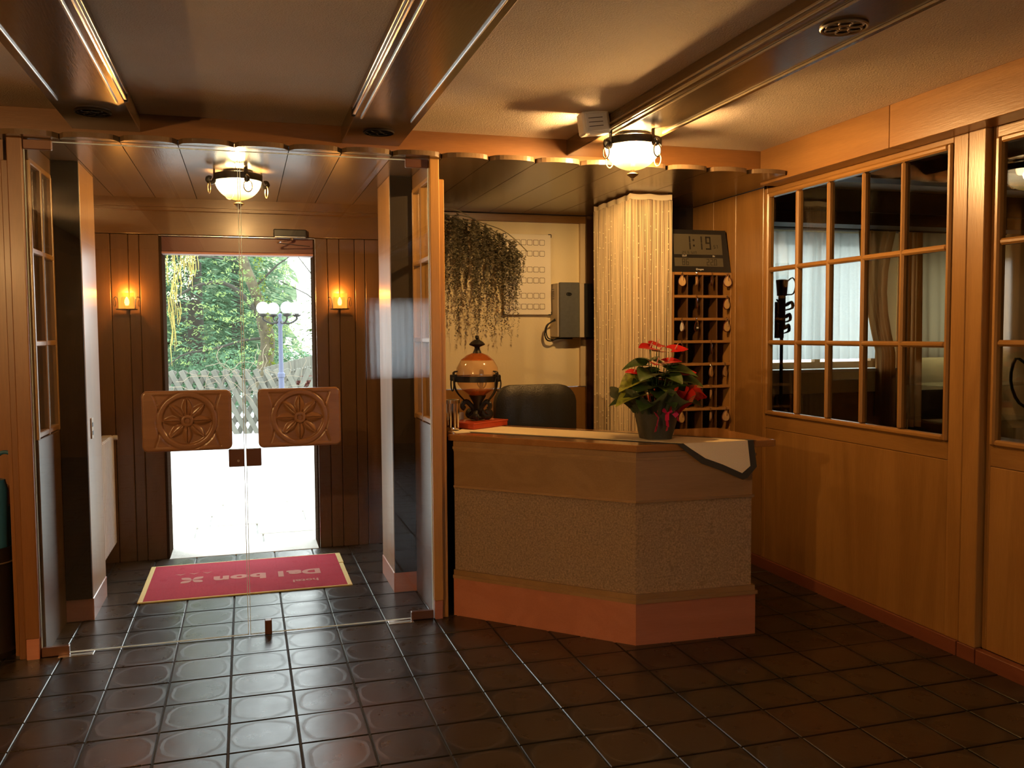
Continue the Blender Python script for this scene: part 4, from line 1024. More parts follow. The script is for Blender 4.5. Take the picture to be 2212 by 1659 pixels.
for dx, dy, z, an, sc in flowers:
    a = radians(an); bs = Vector((px_+dx, py_+dy, pz_+z))
    q = B(); heart_leaf(q, bs, (cos(a), sin(a), .12), (.05, -.45, 1), .100*sc, .047*sc, .15, .12, .3); o = q.build('spathe', M['anth'], pa, True)
    q = B(); q.tube([bs, bs+Vector((.004, -.008, .016)), bs+Vector((.009, -.012, .032*sc))], [.0032, .0035, .0018], 6); q.build('spadix', M['spadix'], o, True)
    q = B(); q.tube([(px_+dx*.2, py_+dy*.2, pz_+.14), (px_+dx*.7, py_+dy*.7, pz_+z*.7), bs], .0022, 5, cap=False); q.build('stalk', M['leaf'], o, True)
q = B()
def ribbon(pts, wd=.012):
    for i in range(len(pts)-1):
        (x0, z0, y0), (x1, z1, y1) = pts[i], pts[i+1]
        q.box(-wd, wd, -.0008, .0008, 0, sqrt((x1-x0)**2+(z1-z0)**2+(y1-y0)**2), rot=Matrix.Translation((x0, y0, z0)) @ Vector((0, 0, 1)).rotation_difference(Vector((x1-x0, y1-y0, z1-z0))).to_matrix().to_4x4())
for pts in ([(-.06, .145, -.10), (-.05, .115, -.125), (-.055, .075, -.118), (-.058, .045, -.11)], [(.0, .14, -.12), (-.005, .10, -.128), (.002, .07, -.12), (.0, .048, -.115)], [(.03, .145, -.115), (.055, .118, -.118), (.062, .095, -.112)], [(-.06, .145, -.10), (-.03, .155, -.13), (.0, .14, -.12), (.03, .155, -.125), (.05, .14, -.11)]):
    ribbon([(px_+x, pz_+z, py_+y) for x, z, y in pts])
q.build('pink_ribbon', M['ribbon'], pa)

# ------------------------------------------------------------------ office chair behind the counter
oc = thing('office_chair', 'black leather office chair behind the reception counter', 'chair', (1.72, 5.15, 0))
def cushion(x0, x1, y0, y1, z0, z1, r, bulge):
    b = B(); n = 16; vs = []; fs = []
    for side in (0, 1):
        for j in range(n+1):
            for i in range(n+1):
                u = -1+2*i/n; v = -1+2*j/n; du = max(0, abs(u)-(1-r)); dv = max(0, abs(v)-(1-r))
                uu, vv = u, v
                if du > 0 and dv > 0:
                    k = max(du, dv)/sqrt(du*du+dv*dv); uu = math.copysign((1-r)+du*k, u); vv = math.copysign((1-r)+dv*k, v)
                e = max(abs(u), abs(v)); t = (1-e**6)
                groove = .25*math.exp(-((abs(u)-.38)/.05)**2)*t
                vs.append(((x0+x1)/2+(x1-x0)/2*uu, ((y0 if side == 0 else y1))+(bulge*(-1 if side == 0 else 1))*(t-groove)-(.0 if side == 0 else 0), (z0+z1)/2+(z1-z0)/2*vv))
    W_ = n+1; m = W_*W_
    for j in range(n):
        for i in range(n): k = j*W_+i; fs += [(k, k+1, k+W_+1, k+W_), (m+k, m+k+W_, m+k+W_+1, m+k+1)]
    ring = [i for i in range(n+1)]+[j*W_+n for j in range(1, n+1)]+[n*W_+i for i in range(n-1, -1, -1)]+[j*W_ for j in range(n-1, 0, -1)]
    L = len(ring)
    for i in range(L): fs.append((ring[i], m+ring[i], m+ring[(i+1) % L], ring[(i+1) % L]))
    b.mesh(vs, fs); return b
CX_, CY_ = 1.715, 5.20
cushion(CX_-.262, CX_+.262, CY_-.03, CY_+.03, .62, 1.185, .42, .03).build('backrest', M['leather'], oc, True)
q = cushion(CX_-.25, CX_+.25, -.03, .03, -.24, .24, .3, .025); q.v = [(x, CY_+.27+z, .50+y) for x, y, z in q.v]; q.build('seat', M['leather'], oc, True)
q = B(); q.tube([(CX_, CY_+.25, .10), (CX_, CY_+.25, .46)], .03, 10); q.build('gas_stem', M['black'], oc, True)
q = B(); q.tube([(CX_, CY_+.25, .46), (CX_, CY_+.02, .46), (CX_, CY_+.0, .8)], .02, 8); q.build('back_bar', M['black'], oc, True)
for i in range(5):
    a = i*2*pi/5; q = B(); q.tube([(CX_, CY_+.25, .10), (CX_+.28*cos(a), CY_+.25+.28*sin(a), .075)], [.03, .018], 8); lg = q.build('base_leg', M['black'], oc, True)
    q = B(); q.sphere((CX_+.28*cos(a), CY_+.25+.28*sin(a), .034), .030, 10); q.build('castor', M['black'], lg, True)
for s in (-1, 1):
    x = CX_+s*.29; q = B(); q.tube([(x-s*.05, CY_+.3, .47), (x, CY_+.3, .52), (x, CY_+.3, .70)], .015, 8); q.box(x-.025, x+.025, CY_+.08, CY_+.38, .70, .73, b=.012); q.build('armrest', M['black'], oc, True)
# back desk behind the counter
bd = thing('back_desk', 'low wooden desk behind the counter beside the wall', 'desk', (1.6, 6.1, 0))
bx('desk_top', (1.08, 2.40, 5.95, 6.42, .74, .77), M['oak_x'], bd); bx('desk_side', (1.08, 1.11, 5.97, 6.42, 0, .74), M['oak_z'], bd); bx('desk_side', (2.36, 2.39, 5.97, 6.42, 0, .74), M['oak_z'], bd)

# ------------------------------------------------------------------ pillar and string curtain
pl = thing('pillar', 'square pillar wrapped by the string curtain', 'pillar', (2.53, 5.55, 0))
bx('shaft', (2.40, 2.655, 5.26, 5.84, 0, 2.40), M['dark_z'], pl, .004)
scn = thing('string_curtain', 'cream beaded string curtain hung around the pillar', 'curtain', (2.5, 5.3, 2.36))
cx0, cx1, cy0, cy1 = 2.375, 2.668, 5.235, 5.85
path = lambda s: (cx0, cy1-s) if s < cy1-cy0 else (cx0+s-(cy1-cy0), cy0)
Ltot = cy1-cy0+cx1-cx0
q = B(); n = 60; vs = []; fs = []
for j in range(3):
    for i in range(n+1):
        s = Ltot*i/n; x, y = path(min(s, Ltot)); sag = .012*abs(sin(s*pi/.17)) if s < .6 else .006*abs(sin(s*pi/.15))
        o_ = .008*sin(s*40); zz = 2.392-sag-[0, .018, .034][j]
        vs.append((x-.004+(o_ if s < .6 else 0), y-.004+(0 if s < .6 else o_*.4), zz))
for j in range(2):
    for i in range(n): k = j*(n+1)+i; fs.append((k, k+1, k+n+2, k+n+1))
q.mesh(vs, fs); q.build('hem', M['hem'], scn, True)
q = B(); bb = B(); s = .002; i = 0
while s < Ltot:
    x, y = path(s); ph = rnd.uniform(0, 6); dv = rnd.uniform(-.002, .002); ww = rnd.uniform(.0010, .0019)
    side = s < cy1-cy0; pts = []
    for k in range(9):
        z = 2.355-(2.355-.05)*k/8; o_ = dv*k/4+.0016*sin(ph+k*.9); dep = .003*sin(ph*3+k*.5)
        pts.append((x-.002+dep, y+o_, z) if side else (x+o_, y-.002+dep, z))
    q.tube(pts, ww, 3, cap=False)
    i += 1
    if i % (14 if side else 13) == 5:
        z = 2.3-rnd.uniform(0, .12)
        while z > .8:
            t = (2.355-z)/(2.355-.05)*8; k = int(t); f = t-k; p = Vector(pts[k]).lerp(Vector(pts[min(8, k+1)]), f)
            off = Vector((-.004, 0, 0)) if side else Vector((0, -.004, 0))
            bb.sphere(p+off, .0042, 6); z -= rnd.choice((.10, .11, .13, .09, .035))
    s += rnd.uniform(.0022, .0050) if side else rnd.uniform(.0020, .0044)
o = q.build('strings', M['string'], scn); o['kind'] = 'stuff'
o = bb.build('beads', M['bead'], scn, True); o['kind'] = 'stuff'

# ------------------------------------------------------------------ room indicator panel on the back wall
ip = thing('indicator_panel', 'white wall panel with six rows of square lamp windows', 'indicator panel', (2.08, 6.45, 1.95))
ix0, ix1, iz0, iz1, iy = 1.865, 2.243, 1.645, 2.250, 6.40
bx('case', (ix0+.008, ix1-.008, iy, 6.449, iz0+.008, iz1-.008), M['beige_box'], ip, .003)
bx('face_plate', (ix0, ix1, iy-.006, iy, iz0, iz1), mat('panel_face', (.82, .76, .62), .4), ip, .003)
for x in (ix0, ix1):
    for z in (iz0, iz1):
        q = B(); q.box(x-.003, x+.003, iy-.008, iy+.004, z-(.022 if z > 2 else -.0), z+(.0 if z > 2 else .022), b=0); q.box(x-(.0 if x < 2 else .022), x+(.022 if x < 2 else .0), iy-.008, iy+.004, z-.003, z+.003, b=0); q.build('corner_clip', M['black'], ip)
fi = None
for r, zc in enumerate((2.188, 2.105, 1.985, 1.903, 1.787, 1.706)):
    for c in range(6):
        xc = 1.926+c*.0487
        if fi is None:
            q = B(); s = .0205; t_ = .0028
            def rr(h): 
                P_ = []; r_c = h*.28
                for (sx_, sz_, a0) in ((1, 1, 0), (-1, 1, pi/2), (-1, -1, pi), (1, -1, 3*pi/2)):
                    for kk in range(4): a = a0+kk*pi/6; P_.append((sx_*(h-r_c)+r_c*cos(a), sz_*(h-r_c)+r_c*sin(a)))
                return P_
            o_, i_ = rr(s), rr(s-t_); n = len(o_)
            q.cur = 0
            vs = [(x, -.003, z) for x, z in o_]+[(x, -.003, z) for x, z in i_]+[(x, 0, z) for x, z in o_]
            q.mesh(vs, [(k, (k+1) % n, n+(k+1) % n, n+k) for k in range(n)]+[(k, 2*n+k, 2*n+(k+1) % n, (k+1) % n) for k in range(n)])
            q.cur = 1; q.mesh([(x, -.0015, z) for x, z in i_], [tuple(range(n))])
            fi = q.build('lamp_window', [mat('dark_ring', (.09, .06, .03), .5), mat('lamp_cover', (.85, .80, .66), .3)], ip, False, world=False); o = fi
        else: o = fi.copy(); COL.objects.link(o)
        o.location = (xc-2.08, iy-.006-6.45, zc-1.95)

# telephone cabinet
tcab = thing('telephone_cabinet', 'grey wall cabinet left of the string curtain', 'cabinet', (2.4, 6.45, 1.67))
bx('side_case', (2.252, 2.50, 6.28, 6.449, 1.475, 1.878), M['beige_box'], tcab, .004)
bx('front_cover', (2.262, 2.42, 6.255, 6.285, 1.470, 1.883), M['grey_box'], tcab, .004)
bx('light_strip', (2.424, 2.462, 6.262, 6.285, 1.470, 1.878), M['beige_box'], tcab, .003)
bx('end_cover', (2.466, 2.53, 6.262, 6.285, 1.470, 1.878), M['black'], tcab, .003)
q = B(); q.tube([(2.335+.016*cos(a)*1.2, 6.253, 1.795+.011*sin(a)) for a in [i*2*pi/12 for i in range(12)]], .004, 5, closed=True); q.box(2.325, 2.348, 6.250, 6.256, 1.789, 1.801, b=.002); q.build('badge', M['black'], tcab)
q = B()
for k in range(6): q.box(2.232, 2.236, 6.31, 6.35, 1.76+k*.014, 1.765+k*.014)
q.build('vent_slots', M['black'], tcab)
q = B(); q.tube([(2.25, 6.33, 1.61), (2.215, 6.33, 1.585), (2.185, 6.34, 1.56), (2.17, 6.34, 1.50), (2.185, 6.34, 1.455), (2.22, 6.34, 1.445), (2.27, 6.34, 1.462), (2.40, 6.36, 1.462)], .006, 6); q.tube([(2.25, 6.32, 1.60), (2.20, 6.32, 1.578), (2.178, 6.33, 1.53), (2.19, 6.33, 1.47), (2.23, 6.33, 1.455)], .005, 6); q.build('cable', M['black'], tcab, True)

# ------------------------------------------------------------------ hanging dried plant
hp = thing('hanging_plant', 'grey green dried plant hanging from the upper left of the reception wall', 'hanging plant', (1.40, 6.15, 2.35))
q = B(); stems = B()
def topline(x):   # x along wall -> z of the bough
    t = (x-1.38)/.60
    return 2.365-.04*t-.24*max(0, t)**1.9
for i in range(4):
    y = 6.12+.04*i; pts = []
    for k in range(9): x = 1.30+.66*k/8*(1-.03*i); pts.append((x, y-.02*sin(k), topline(x)+.015*sin(k*1.3+i)-.03*(i % 3)))
    stems.tube(pts, .004, 5)
stems.build('bough', M['dried'], hp, True)
rs = random.Random(11)
def bottom(x):
    t = (x-1.38)/.60
    return 1.62+.06*sin(x*23)+.05*sin(x*61+1)
ns = 150
for i in range(ns):
    x = 1.33+.635*((i+rs.random())/ns)*.995
    y = rs.uniform(6.10, 6.34); z = topline(x)-rs.uniform(0, .05)
    long_ = rs.random() < .20
    zend = bottom(x)+rs.uniform(.0, .38) if not long_ else 1.44+rs.uniform(0, .16)
    z0 = z; ph = rs.uniform(0, 6); k = 0
    while z > zend:
        t = (z0-z)/(z0-zend+1e-6)
        sz = rs.uniform(.011, .021)*(1.15-.6*t)
        cx = x+.010*sin(ph+z*18)+rs.uniform(-.006, .006)*1.3; cy = y+rs.uniform(-.008, .008)
        a = rs.uniform(0, 2*pi); b_ = rs.uniform(-1, .4)
        d = Vector((cos(a), sin(a)*.8, b_)).normalized()*sz; s_ = Vector((-sin(a), cos(a), rs.uniform(-.5, .5)))*sz*.55
        c = Vector((cx, cy, z)); q.face([c-s_, c+d*.6-s_*.2, c+d, c+s_]); q.face([c-d*.5, c+s_*.8, c+d*.7-s_])
        z -= rs.uniform(.0045, .0095)
o = q.build('hanging_sprays', M['dried'], hp); o['kind'] = 'stuff'

# ------------------------------------------------------------------ key rack, keys and clock
kr = thing('key_rack', 'wooden pigeonhole rack for room keys beside the pillar', 'key rack', (2.9, 5.3, 1.4))
KX = [2.672, 2.693, 2.791, 2.904, 3.010, 3.114]; KY = 5.25; rows = [1.888-.1495*i for i in range(9)]
bx('back_board', (2.67, 3.118, 5.42, 5.43, .70, 1.897), M['deep_z'], kr, 0)
bx('side_board', (2.672, 2.694, KY, 5.42, .70, 1.897), M['oak_z'], kr, .002)
bx('side_board', (3.108, 3.119, KY, 5.42, .70, 1.897), M['oak_z'], kr, .002)
for x in KX[2:5]: bx('divider', (x-.004, x+.004, KY+.004, 5.42, .70, 1.88), M['dark_z'], kr, .001)
for z in rows: bx('shelf_board', (2.694, 3.108, KY-.002, 5.42, z-.009, z+.009), M['oak_x'], kr, .002)
cc = [(KX[1]+KX[2])/2, (KX[2]+KX[3])/2, (KX[3]+KX[4])/2, (KX[4]+KX[5])/2]
ordn = ['top', 'second', 'third', 'fourth', 'fifth', 'sixth', 'seventh']; ordc = ['first', 'second', 'third', 'last']
keys = [(0,0,0,'a'), (0,1,70,'b'), (0,2,60,'c'), (0,3,-10,'d'), (1,1,75,'e'), (1,3,12,'d'), (2,0,88,'f'), (2,1,20,'g'), (2,3,8,'d'), (3,0,80,'e'), (3,2,70,'e'), (4,2,35,'a'), (4,3,30,'a'), (5,1,20,'a'), (5,2,65,'b'), (6,0,20,'a'), (6,2,70,'b'), (6,3,-8,'d')]
desc = {'a': 'pale wooden', 'b': 'edge-on wooden', 'c': 'dark oval', 'd': 'leather-rimmed', 'e': 'dark narrow', 'f': 'white slim', 'g': 'grey tagged'}
protos = {}
def key_fob(kind):
    t = thing('key_fob', 'x', 'key fob')
    R_ = .024 if kind in 'ad' else .021
    pts = []
    for i in range(22):
        a = 2*pi*i/22; r = R_; x = r*sin(a); z = -r*cos(a)
        if z > 0: x *= (1-(z/R_)**2*.55); z *= 1.75
        pts.append((x, z-.062))
    th = .005
    q = B(); n = len(pts); vs = [(x, -th, z) for x, z in pts]+[(x, th, z) for x, z in pts]; q.mesh(vs, [tuple(range(n))[::-1], tuple(range(n, 2*n))]+[(i, (i+1) % n, n+(i+1) % n, n+i) for i in range(n)])
    q.build('wooden_drop', M['white'] if kind == 'f' else (M['deep_z'] if kind in 'ceg' else M['fob']), t)
    q = B(); k = 1.1; q.tube([(x*k, 0, (z+.062)*k-.062) for x, z in pts], .0035 if kind == 'd' else .0022, 6, closed=True); q.build('leather_rim', M['leatherband'], t, True)
    q = B(); q.tube([(.008*cos(a), 0, -.012+.010*sin(a)) for a in [i*2*pi/12 for i in range(12)]], .0014, 5, closed=True); q.build('split_ring', M['chrome'], t, True)
    q = B(); q.box(.002, .007, -.009, -.007, -.052, -.016, b=.0005); q.lathe([(.001, 0), (.007, 0), (.007, .0015), (.001, .0015)], (0, 0, 0), 10); q.build('key', M['chrome'], t)
    if kind == 'g':
        q = B(); q.box(-.008, .010, -.008, -.006, -.066, -.056); q.build('white_tag', M['print'], t)
    q = B(); q.tube([(0, .0, -.002), (0, -.004, .004), (0, .010, .008)], .0014, 5); q.build('hook', M['chrome'], t, True)
    return t
for r, c, rot, kd in keys:
    if kd not in protos: protos[kd] = key_fob(kd); o = protos[kd]
    else: o = copy_tree(protos[kd])
    o.location = (cc[c]+(.012 if kd == 'd' else 0), KY-.014, rows[r]+.004); o.rotation_euler = (0, radians(rnd.uniform(-4, 4)), radians(rot))
    o['label'] = '%s key fob, %s row of the rack, %s compartment from the left' % (desc[kd], ordn[r], ordc[c]); o['group'] = 'key fobs on the key rack'
ck = thing('digital_clock', 'black digital clock showing 1:19 leaning on top of the key rack', 'clock', (2.9, 5.3, 1.9))
tilt = radians(-9); R2 = Matrix.Translation((2.885, 5.262, 1.899)) @ Matrix.Rotation(tilt, 4, 'X')
def trap(b, w0, w1, z0, z1, y0, y1):
    vs = []
    for y in (y0, y1): vs += [R2 @ Vector(p) for p in ((-w0, y, z0), (w0, y, z0), (w1, y, z1), (-w1, y, z1))]
    b.mesh(vs, [(0,1,2,3), (7,6,5,4), (0,4,5,1), (1,5,6,2), (2,6,7,3), (3,7,4,0)])
q = B(); trap(q, .232, .212, 0, .285, 0, .035); q.build('clock_case', M['black'], ck)
q = B(); trap(q, .178, .178, .118, .255, -.002, 0); q.build('upper_screen', M['lcd'], ck)
q = B(); trap(q, .178, .178, .038, .095, -.002, 0); q.build('lower_screen', M['lcd'], ck)
TX = lambda x, z: R2 @ Matrix.Translation((x, -.0035, z)) @ Matrix.Rotation(pi/2, 4, 'X')
SEG = {'0': 'abcdef', '1': 'bc', '2': 'abged', '5': 'afgcd', '6': 'afgedc', '7': 'abc', '8': 'abcdefg', '9': 'abcdfg', '4': 'fgbc', 'S': 'afgcd', 'U': 'bcdef', 'N': 'abcef'}
def seven(name, txt, x, z, h_, w_, gap, th):
    q = B(); cx = x
    for c in txt:
        if c == ':':
            for dz in (.3, .7): q.box(cx-th*.5, cx+th*.5, -.0034, -.0024, z+h_*dz-th*.5, z+h_*dz+th*.5, rot=R2)
            cx += gap; continue
        if c == '.': q.box(cx-gap*.6, cx-gap*.6+th, -.0034, -.0024, z, z+th, rot=R2); continue
        if c == ' ': cx += w_; continue
        g = {'a': (0, w_, h_-th, h_), 'g': (0, w_, h_/2-th/2, h_/2+th/2), 'd': (0, w_, 0, th), 'f': (0, th, h_/2, h_), 'b': (w_-th, w_, h_/2, h_), 'e': (0, th, 0, h_/2), 'c': (w_-th, w_, 0, h_/2)}
        for k in SEG[c]:
            a0, a1, c0, c1 = g[k]; e = th*.12; q.box(cx+a0+e, cx+a1-e, -.0034, -.0024, z+c0+e, z+c1-e, rot=R2)
        cx += w_+gap
    q.build(name, M['lcd_ink'], ck)
seven('time_digits', '1:19', -.095, .150, .092, .042, .022, .013)
seven('small_digits', '57', .115, .160, .024, .012, .006, .003)
seven('date_digits', '24 5 SUN', -.12, .122, .017, .010, .005, .002)
seven('temperature_digits', '86', -.125, .045, .044, .020, .008, .0045)
seven('temperature_digits', '22.0', .055, .045, .044, .020, .008, .0045)
for nm, tx, sz, x, z, mm in (('out_word', 'OUT', .017, -.105, .107, 'print'), ('in_word', 'IN', .017, .11, .107, 'print'), ('maker_word', 'Oregon', .018, .0, .018, 'print')):
    text_mesh(nm, tx, sz, M[mm], ck, TX(x, z))

# ------------------------------------------------------------------ outdoors
og = B(); og.box(-60, 60, 6.60, 120, -.30, -.03); gr = struct('ground', og, M['gravel'], 'pale forecourt outside the entrance')
rs = random.Random(5)
ys_ = [6.61, 6.95, 7.35, 7.8, 8.3, 8.9]
for j in range(len(ys_)-1):
    x = -1.9+.3*(j % 2)
    while x < 1.8:
        w_ = rs.uniform(.45, .75); q = B(); q.box(x+.006, x+w_-.006, ys_[j]+.006, ys_[j+1]-.006, -.04, -.012+rs.uniform(-.002, .002), b=.006); q.build('paving_stone', M['stone'], gr); x += w_
bx('facade', (-6, -1.2, 6.30, 6.62, -.1, 3.2), M['stone'], struct('wall_outside', None, None), 0)
def slat(b, p, q_, w_, th):
    p = Vector(p); q_ = Vector(q_); d = q_-p; L = d.length
    m = Matrix.Translation(p) @ Vector((0, 0, 1)).rotation_difference(d).to_matrix().to_4x4(); b.box(-w_/2, w_/2, -th/2, th/2, 0, L, b=.006, rot=m)
# crossed-slat fence
fn = thing('lattice_fence', 'weathered crossed slat fence overgrown with dry vines', 'fence', (-.6, 14.4, 0))
FY = 14.4
for i in range(30):
    x = -3.4+i*.155
    for s in (1, -1):
        q = B(); slat(q, (x, FY+.02*s, -.05), (x+s*.50, FY+.02*s, .97), .078, .02); q.build('slat', M['fence'], fn)
for z in (.15, .78):
    q = B(); q.box(-3.6, 1.4, FY+.04, FY+.07, z, z+.06, b=.006); q.build('rail', M['fence'], fn)
# picket fence receding to the right behind the lamp post
pf = thing('picket_fence', 'dark vertical picket fence receding behind the lamp post', 'fence', (1.0, 17, 0))
for i in range(34):
    t = i/33; x = .30+2.0*t; y = 14.6+6.5*t; q = B(); q.box(x-.03, x+.03, y-.012, y+.012, -.05, 1.0+.22*t, b=.005); q.build('picket', M['fence'], pf)
q = B()
for z in (.3, .85): q.tube([(.30, 14.63, z), (2.3, 21.13, z+.1)], .025, 4)
q.build('rail', M['fence'], pf)
vi = fn
q = B()
for i in range(48):
    x = rs.uniform(-2.4, .9) ; y = 14.28
    z = rs.uniform(.55, 1.0); pts = []; a = rs.uniform(-.6, 3.7)
    for k in range(6):
        pts.append((x, y-rs.uniform(0, .05), max(.02, z))); x += .11*cos(a); z += .09*sin(a); a += rs.uniform(-.8, .8)
    q.tube(pts, rs.uniform(.002, .0045), 4, cap=False)
o = q.build('vine_tendrils', M['vine'], vi); o['kind'] = 'stuff'
# lamp post
lp = thing('garden_lamp_post', 'slim blue grey lamp post with four white globes', 'lamp post', (.49, 13, 0))
LX, LY = .482, 13.0
q = B(); q.lathe([(.07, -.04), (.07, .15), (.045, .2), (.038, .9), (.052, .91), (.052, .96), (.034, .98), (.028, 1.62), (.045, 1.66), (.02, 1.75), (.03, 1.80), (.001, 1.82)], (LX, LY, 0), 16); q.build('post', M['lamppost'], lp, True)
for k in range(4):
    a = k*pi/2+.35; ca, sa = cos(a), sin(a); q = B(); q.tube([(LX, LY, 1.70), (LX+.12*ca, LY+.12*sa, 1.67), (LX+.24*ca, LY+.24*sa, 1.72), (LX+.25*ca, LY+.25*sa, 1.765)], .014, 6); q.lathe([(.001, 1.765), (.03, 1.765), (.065, 1.79), (.065, 1.80), (.001, 1.80)], (LX+.25*ca, LY+.25*sa, 0), 14); q.build('arm', M['iron'], lp, True)
    q = B(); q.sphere((LX+.25*ca, LY+.25*sa, 1.885), .088, 18); q.build('globe', M['opal'], lp, True)
# low stone wall with flower trough on the right
sw = thing('stone_wall', 'low light stone wall at the right of the doorway view', 'wall', (1.5, 16, 0))
for r in range(3):
    x = .75+.1*(r % 2)
    while x < 2.6:
        w_ = rs.uniform(.28, .42); q = B(); q.box(x, x+w_-.012, 16.0, 16.3, .1+.21*r-.15, .1+.21*(r+1)-.162, b=.012); q.build('stone', M['stone'], sw); x += w_
def blob_leaves(b, c, r, n, sz, rg, flat=1.0):
    for i in range(n):
        v = Vector((rg.gauss(0, 1), rg.gauss(0, 1), rg.gauss(0, 1))); v = v.normalized()*rg.random()**.4
        p = Vector(c)+Vector((v.x*r[0], v.y*r[1], v.z*r[2])); a = Vector((rg.uniform(-1, 1), rg.uniform(-1, 1), rg.uniform(-1, 1)*flat)).normalized()*sz*rg.uniform(.6, 1.4)
        s_ = a.orthogonal().normalized()*a.length*.35; s_.rotate(Matrix.Rotation(rg.uniform(0, 6), 3, a)); b.face([p-a, p+s_, p+a, p-s_])
for x, m_, lab in ((1.05, mat('rust_heather', (.12, .03, .02), .8), 'rust red heather on the stone wall'), (1.42, mat('teal_shrub', (.025, .10, .09), .8), 'blue green cushion shrub on the stone wall')):
    t = thing('shrub', lab, 'shrub', (x, 16.15, .6)); q = B(); blob_leaves(q, (x, 16.15, .68), (.2, .13, .10), 700, .03, rs); o = q.build('foliage', m_, t); o['kind'] = 'stuff'
ca_ = thing('white_car', 'white car partly seen at the right edge of the doorway', 'car', (2.6, 20, 0))
q = B(); prof_ = [(-2.1, .25), (-2.15, .75), (-1.9, .85), (-1.2, .92), (-.6, 1.38), (.9, 1.42), (1.6, .98), (2.1, .9), (2.15, .3)]
xs = 3.75
for sx_ in (0, ):
    vs = [(xs+u, 19.2, z) for u, z in prof_]+[(xs+u, 20.8, z) for u, z in prof_]; n = len(prof_)
    q.mesh(vs, [tuple(range(n)), tuple(range(n, 2*n))[::-1]]+[(i, n+i, n+(i+1) % n, (i+1) % n) for i in range(n)])
q.build('car_body', M['car'], ca_, False)
q = B(); q.box(xs-1.0, xs+1.2, 19.185, 19.2, .95, 1.30, b=.05); q.build('side_window', M['black'], ca_)
for u in (-1.35, 1.35):
    q = B(); q.lathe([(.001, 0), (.31, 0), (.31, .2), (.001, .2)], (0, 0, 0), 20); q.v = [(xs+u+x, 19.15+z, .31+y-.03) for x, y, z in q.v]; q.build('wheel', M['rubber'], ca_, True)
# trees
def tree_trunk(par, pts, rad, m, name='trunk'):
    q = B(); q.tube(pts, rad, 10); return q.build(name, m, par, True)
mt = thing('mossy_tree', 'leaning mossy tree trunk right of the door centre', 'tree', (.2, 17, 0))
tree_trunk(mt, [(.30, 17.0, -.05), (.32, 17.0, .8), (.40, 17.0, 1.35), (.34, 17.0, 1.75), (.30, 17.0, 1.95), (.20, 17.0, 2.3), (.02, 17.0, 2.8), (-.10, 17.0, 3.3), (-.2, 17, 4.5)], [.19, .15, .135, .14, .11, .10, .10, .09, .05], M['bark'])
for pts, r in (([(.30, 17, 1.75), (.05, 16.9, 2.15), (-.35, 16.8, 2.45), (-.9, 16.7, 2.35), (-1.4, 16.6, 1.95)], [.05, .045, .035, .025, .012]), ([(.35, 17, 1.45), (.0, 16.9, 1.42), (-.5, 16.7, 1.28), (-1.1, 16.6, 1.15), (-1.5, 16.5, .75)], [.03, .025, .02, .016, .01]), ([(.0, 17, 2.85), (-.4, 16.9, 2.9), (-1.0, 16.8, 2.95)], [.03, .02, .01]),
               ([(.38, 17, 1.6), (.55, 16.9, 1.75), (.75, 16.8, 2.1)], [.025, .015, .008]), ([(.2, 17, 2.4), (.6, 16.9, 2.8), (.9, 16.8, 3.0)], [.025, .015, .008]), ([(.9, 16.6, 3.0), (1.2, 16.6, 2.6), (1.6, 16.6, 2.1)], [.008, .01, .008]), ([(.6, 16.6, 2.5), (1.1, 16.6, 2.25), (1.6, 16.6, 1.85)], [.008, .01, .008])):
    tree_trunk(mt, pts, r, M['bark_d'], 'branch')
q = B()
for i in range(260):
    z = rs.uniform(.9, 3.0); blob_leaves(q, (.38-.17*max(0, z-1.8)+rs.uniform(-.03, .13), 16.88, z), (.04, .03, .06), 2, .022, rs)
o = q.build('moss', M['moss'], mt); o['kind'] = 'stuff'
q = B()
for i in range(270):
    x = rs.uniform(-1.7, .9); z = rs.uniform(1.0, 3.1); blob_leaves(q, (x, rs.uniform(15.8, 16.7), z), (.10, .08, .045), rs.choice((4, 8, 16)), .026, rs)
o = q.build('young_leaves', M['fresh'], mt); o['kind'] = 'stuff'
ct = thing('catkin_tree', 'yellow catkins dangling at the upper left of the doorway', 'tree', (-1.1, 11, 0))
tree_trunk(ct, [(-2.4, 11.2, -.05), (-2.3, 11.2, 1.5), (-1.9, 11.1, 2.6), (-1.0, 11, 2.75), (-.4, 11, 2.6)], [.09, .07, .04, .02, .008], M['bark_d'])
q = B()
for i in range(150):
    x = rs.uniform(-1.15, -.52); zt = 2.62-rs.uniform(0, .25)-(.5 if rs.random() < .35 and x < -.72 else 0); L = rs.uniform(.10, .32) if x > -.75 else rs.uniform(.15, .5)
    if x < -.7 and rs.random() < .5: zt -= rs.uniform(.1, .5)
    q.tube([(x, 11+rs.uniform(-.2, .2), zt), (x+rs.uniform(-.02, .02), 11, zt-L*.5), (x+rs.uniform(-.02, .02), 11, zt-L)], [.003, .0055, .002], 4)
o = q.build('catkins', M['catkin'], ct); o['kind'] = 'stuff'
q = B()
for i in range(40): blob_leaves(q, (rs.uniform(-1.15, -.55), 11, rs.uniform(1.9, 2.65)), (.08, .08, .05), 14, .018, rs)
o = q.build('leaf_tufts', M['pale'], ct); o['kind'] = 'stuff'
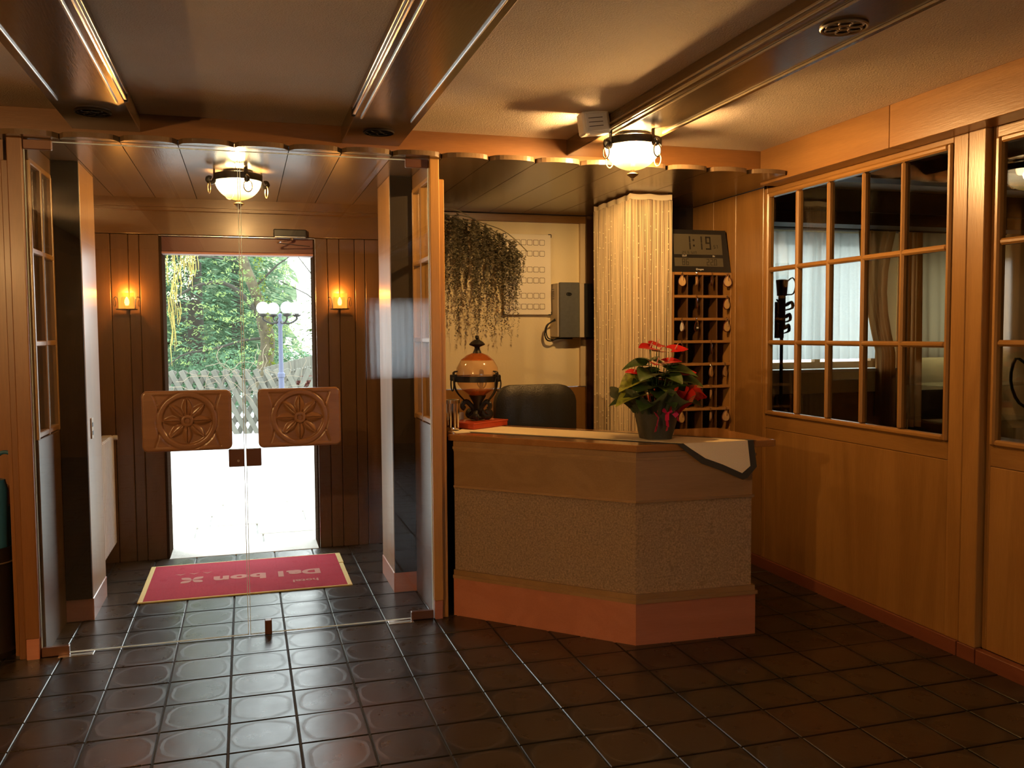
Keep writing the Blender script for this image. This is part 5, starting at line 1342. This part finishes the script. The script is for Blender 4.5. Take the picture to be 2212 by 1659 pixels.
def conifer(x, y, h_, r, n, label, seed, m='needle', trunk=True, low=.2, sz=.16):
    t = thing('conifer', label, 'tree', (x, y, 0)); rg = random.Random(seed)
    tree_trunk(t, [(x, y, -.05), (x, y, h_*.5), (x, y, h_*.98)], [h_*.018+.04, h_*.012+.03, .02], M['bark_d'])
    q = B()
    for i in range(n):
        z = low+(h_-low)*rg.random()**1.1; rr = r*(1-z/h_)**.7; a = rg.uniform(0, 2*pi); k = rg.uniform(.35, 1); c = (x+rr*k*cos(a), y+rr*k*sin(a), z-.25*k*rr*.4)
        d = Vector((cos(a), sin(a), -.25)).normalized()
        for j in range(7):
            p = Vector(c)+Vector((rg.gauss(0, .16), rg.gauss(0, .16), rg.gauss(0, .07))); L = d*sz*rg.uniform(.6, 1.5); L.rotate(Matrix.Rotation(rg.uniform(-.8, .8), 3, 'Z')); s_ = Vector((-L.y, L.x, rg.uniform(-.04, .04))).normalized()*sz*.22
            q.face([p-L*.4, p+s_, p+L, p-s_])
    o = q.build('needles', M[m], t); o['kind'] = 'stuff'; return t
conifer(-1.05, 21, 9, 2.6, 1500, 'dark conifer behind the fence left of the mossy trunk', 1)
conifer(-3.6, 23, 9, 3.0, 1300, 'broad conifer at the left edge of the doorway', 2)
conifer(-.2, 26, 8, 1.9, 900, 'conifer standing just behind the mossy trunk', 3)
conifer(-2.0, 30, 12, 4, 1500, 'tall conifer furthest back behind the left trees', 4, sz=.22)
conifer(3.4, 30, 5.0, 2.4, 700, 'low conifer behind the white car', 5, m='fresh', sz=.2)
bt = thing('broadleaf_tree', 'sunlit broadleaf tree at the right of the doorway', 'tree', (2.1, 26, 0))
tree_trunk(bt, [(2.1, 26, 0), (2.15, 26, 2), (1.9, 26, 4)], [.12, .08, .03], M['bark_d'])
q = B()
for i in range(300): blob_leaves(q, (rs.gauss(2.2, .9), rs.gauss(26, .8), .5+3.8*rs.random()**1.5), (.25, .2, .12), 9, .055, rs)
o = q.build('foliage', M['pale'], bt); o['kind'] = 'stuff'
hb = thing('hedge', 'fresh green hedge behind the fence', 'hedge', (0, 18.5, 0)); q = B()
for i in range(900): blob_leaves(q, (rs.uniform(-3.5, 3.0), rs.uniform(18.2, 19.0), rs.uniform(0, 1.15)), (.15, .12, .09), 9, .05, rs)
o = q.build('foliage', M['needle'], hb); o['kind'] = 'stuff'

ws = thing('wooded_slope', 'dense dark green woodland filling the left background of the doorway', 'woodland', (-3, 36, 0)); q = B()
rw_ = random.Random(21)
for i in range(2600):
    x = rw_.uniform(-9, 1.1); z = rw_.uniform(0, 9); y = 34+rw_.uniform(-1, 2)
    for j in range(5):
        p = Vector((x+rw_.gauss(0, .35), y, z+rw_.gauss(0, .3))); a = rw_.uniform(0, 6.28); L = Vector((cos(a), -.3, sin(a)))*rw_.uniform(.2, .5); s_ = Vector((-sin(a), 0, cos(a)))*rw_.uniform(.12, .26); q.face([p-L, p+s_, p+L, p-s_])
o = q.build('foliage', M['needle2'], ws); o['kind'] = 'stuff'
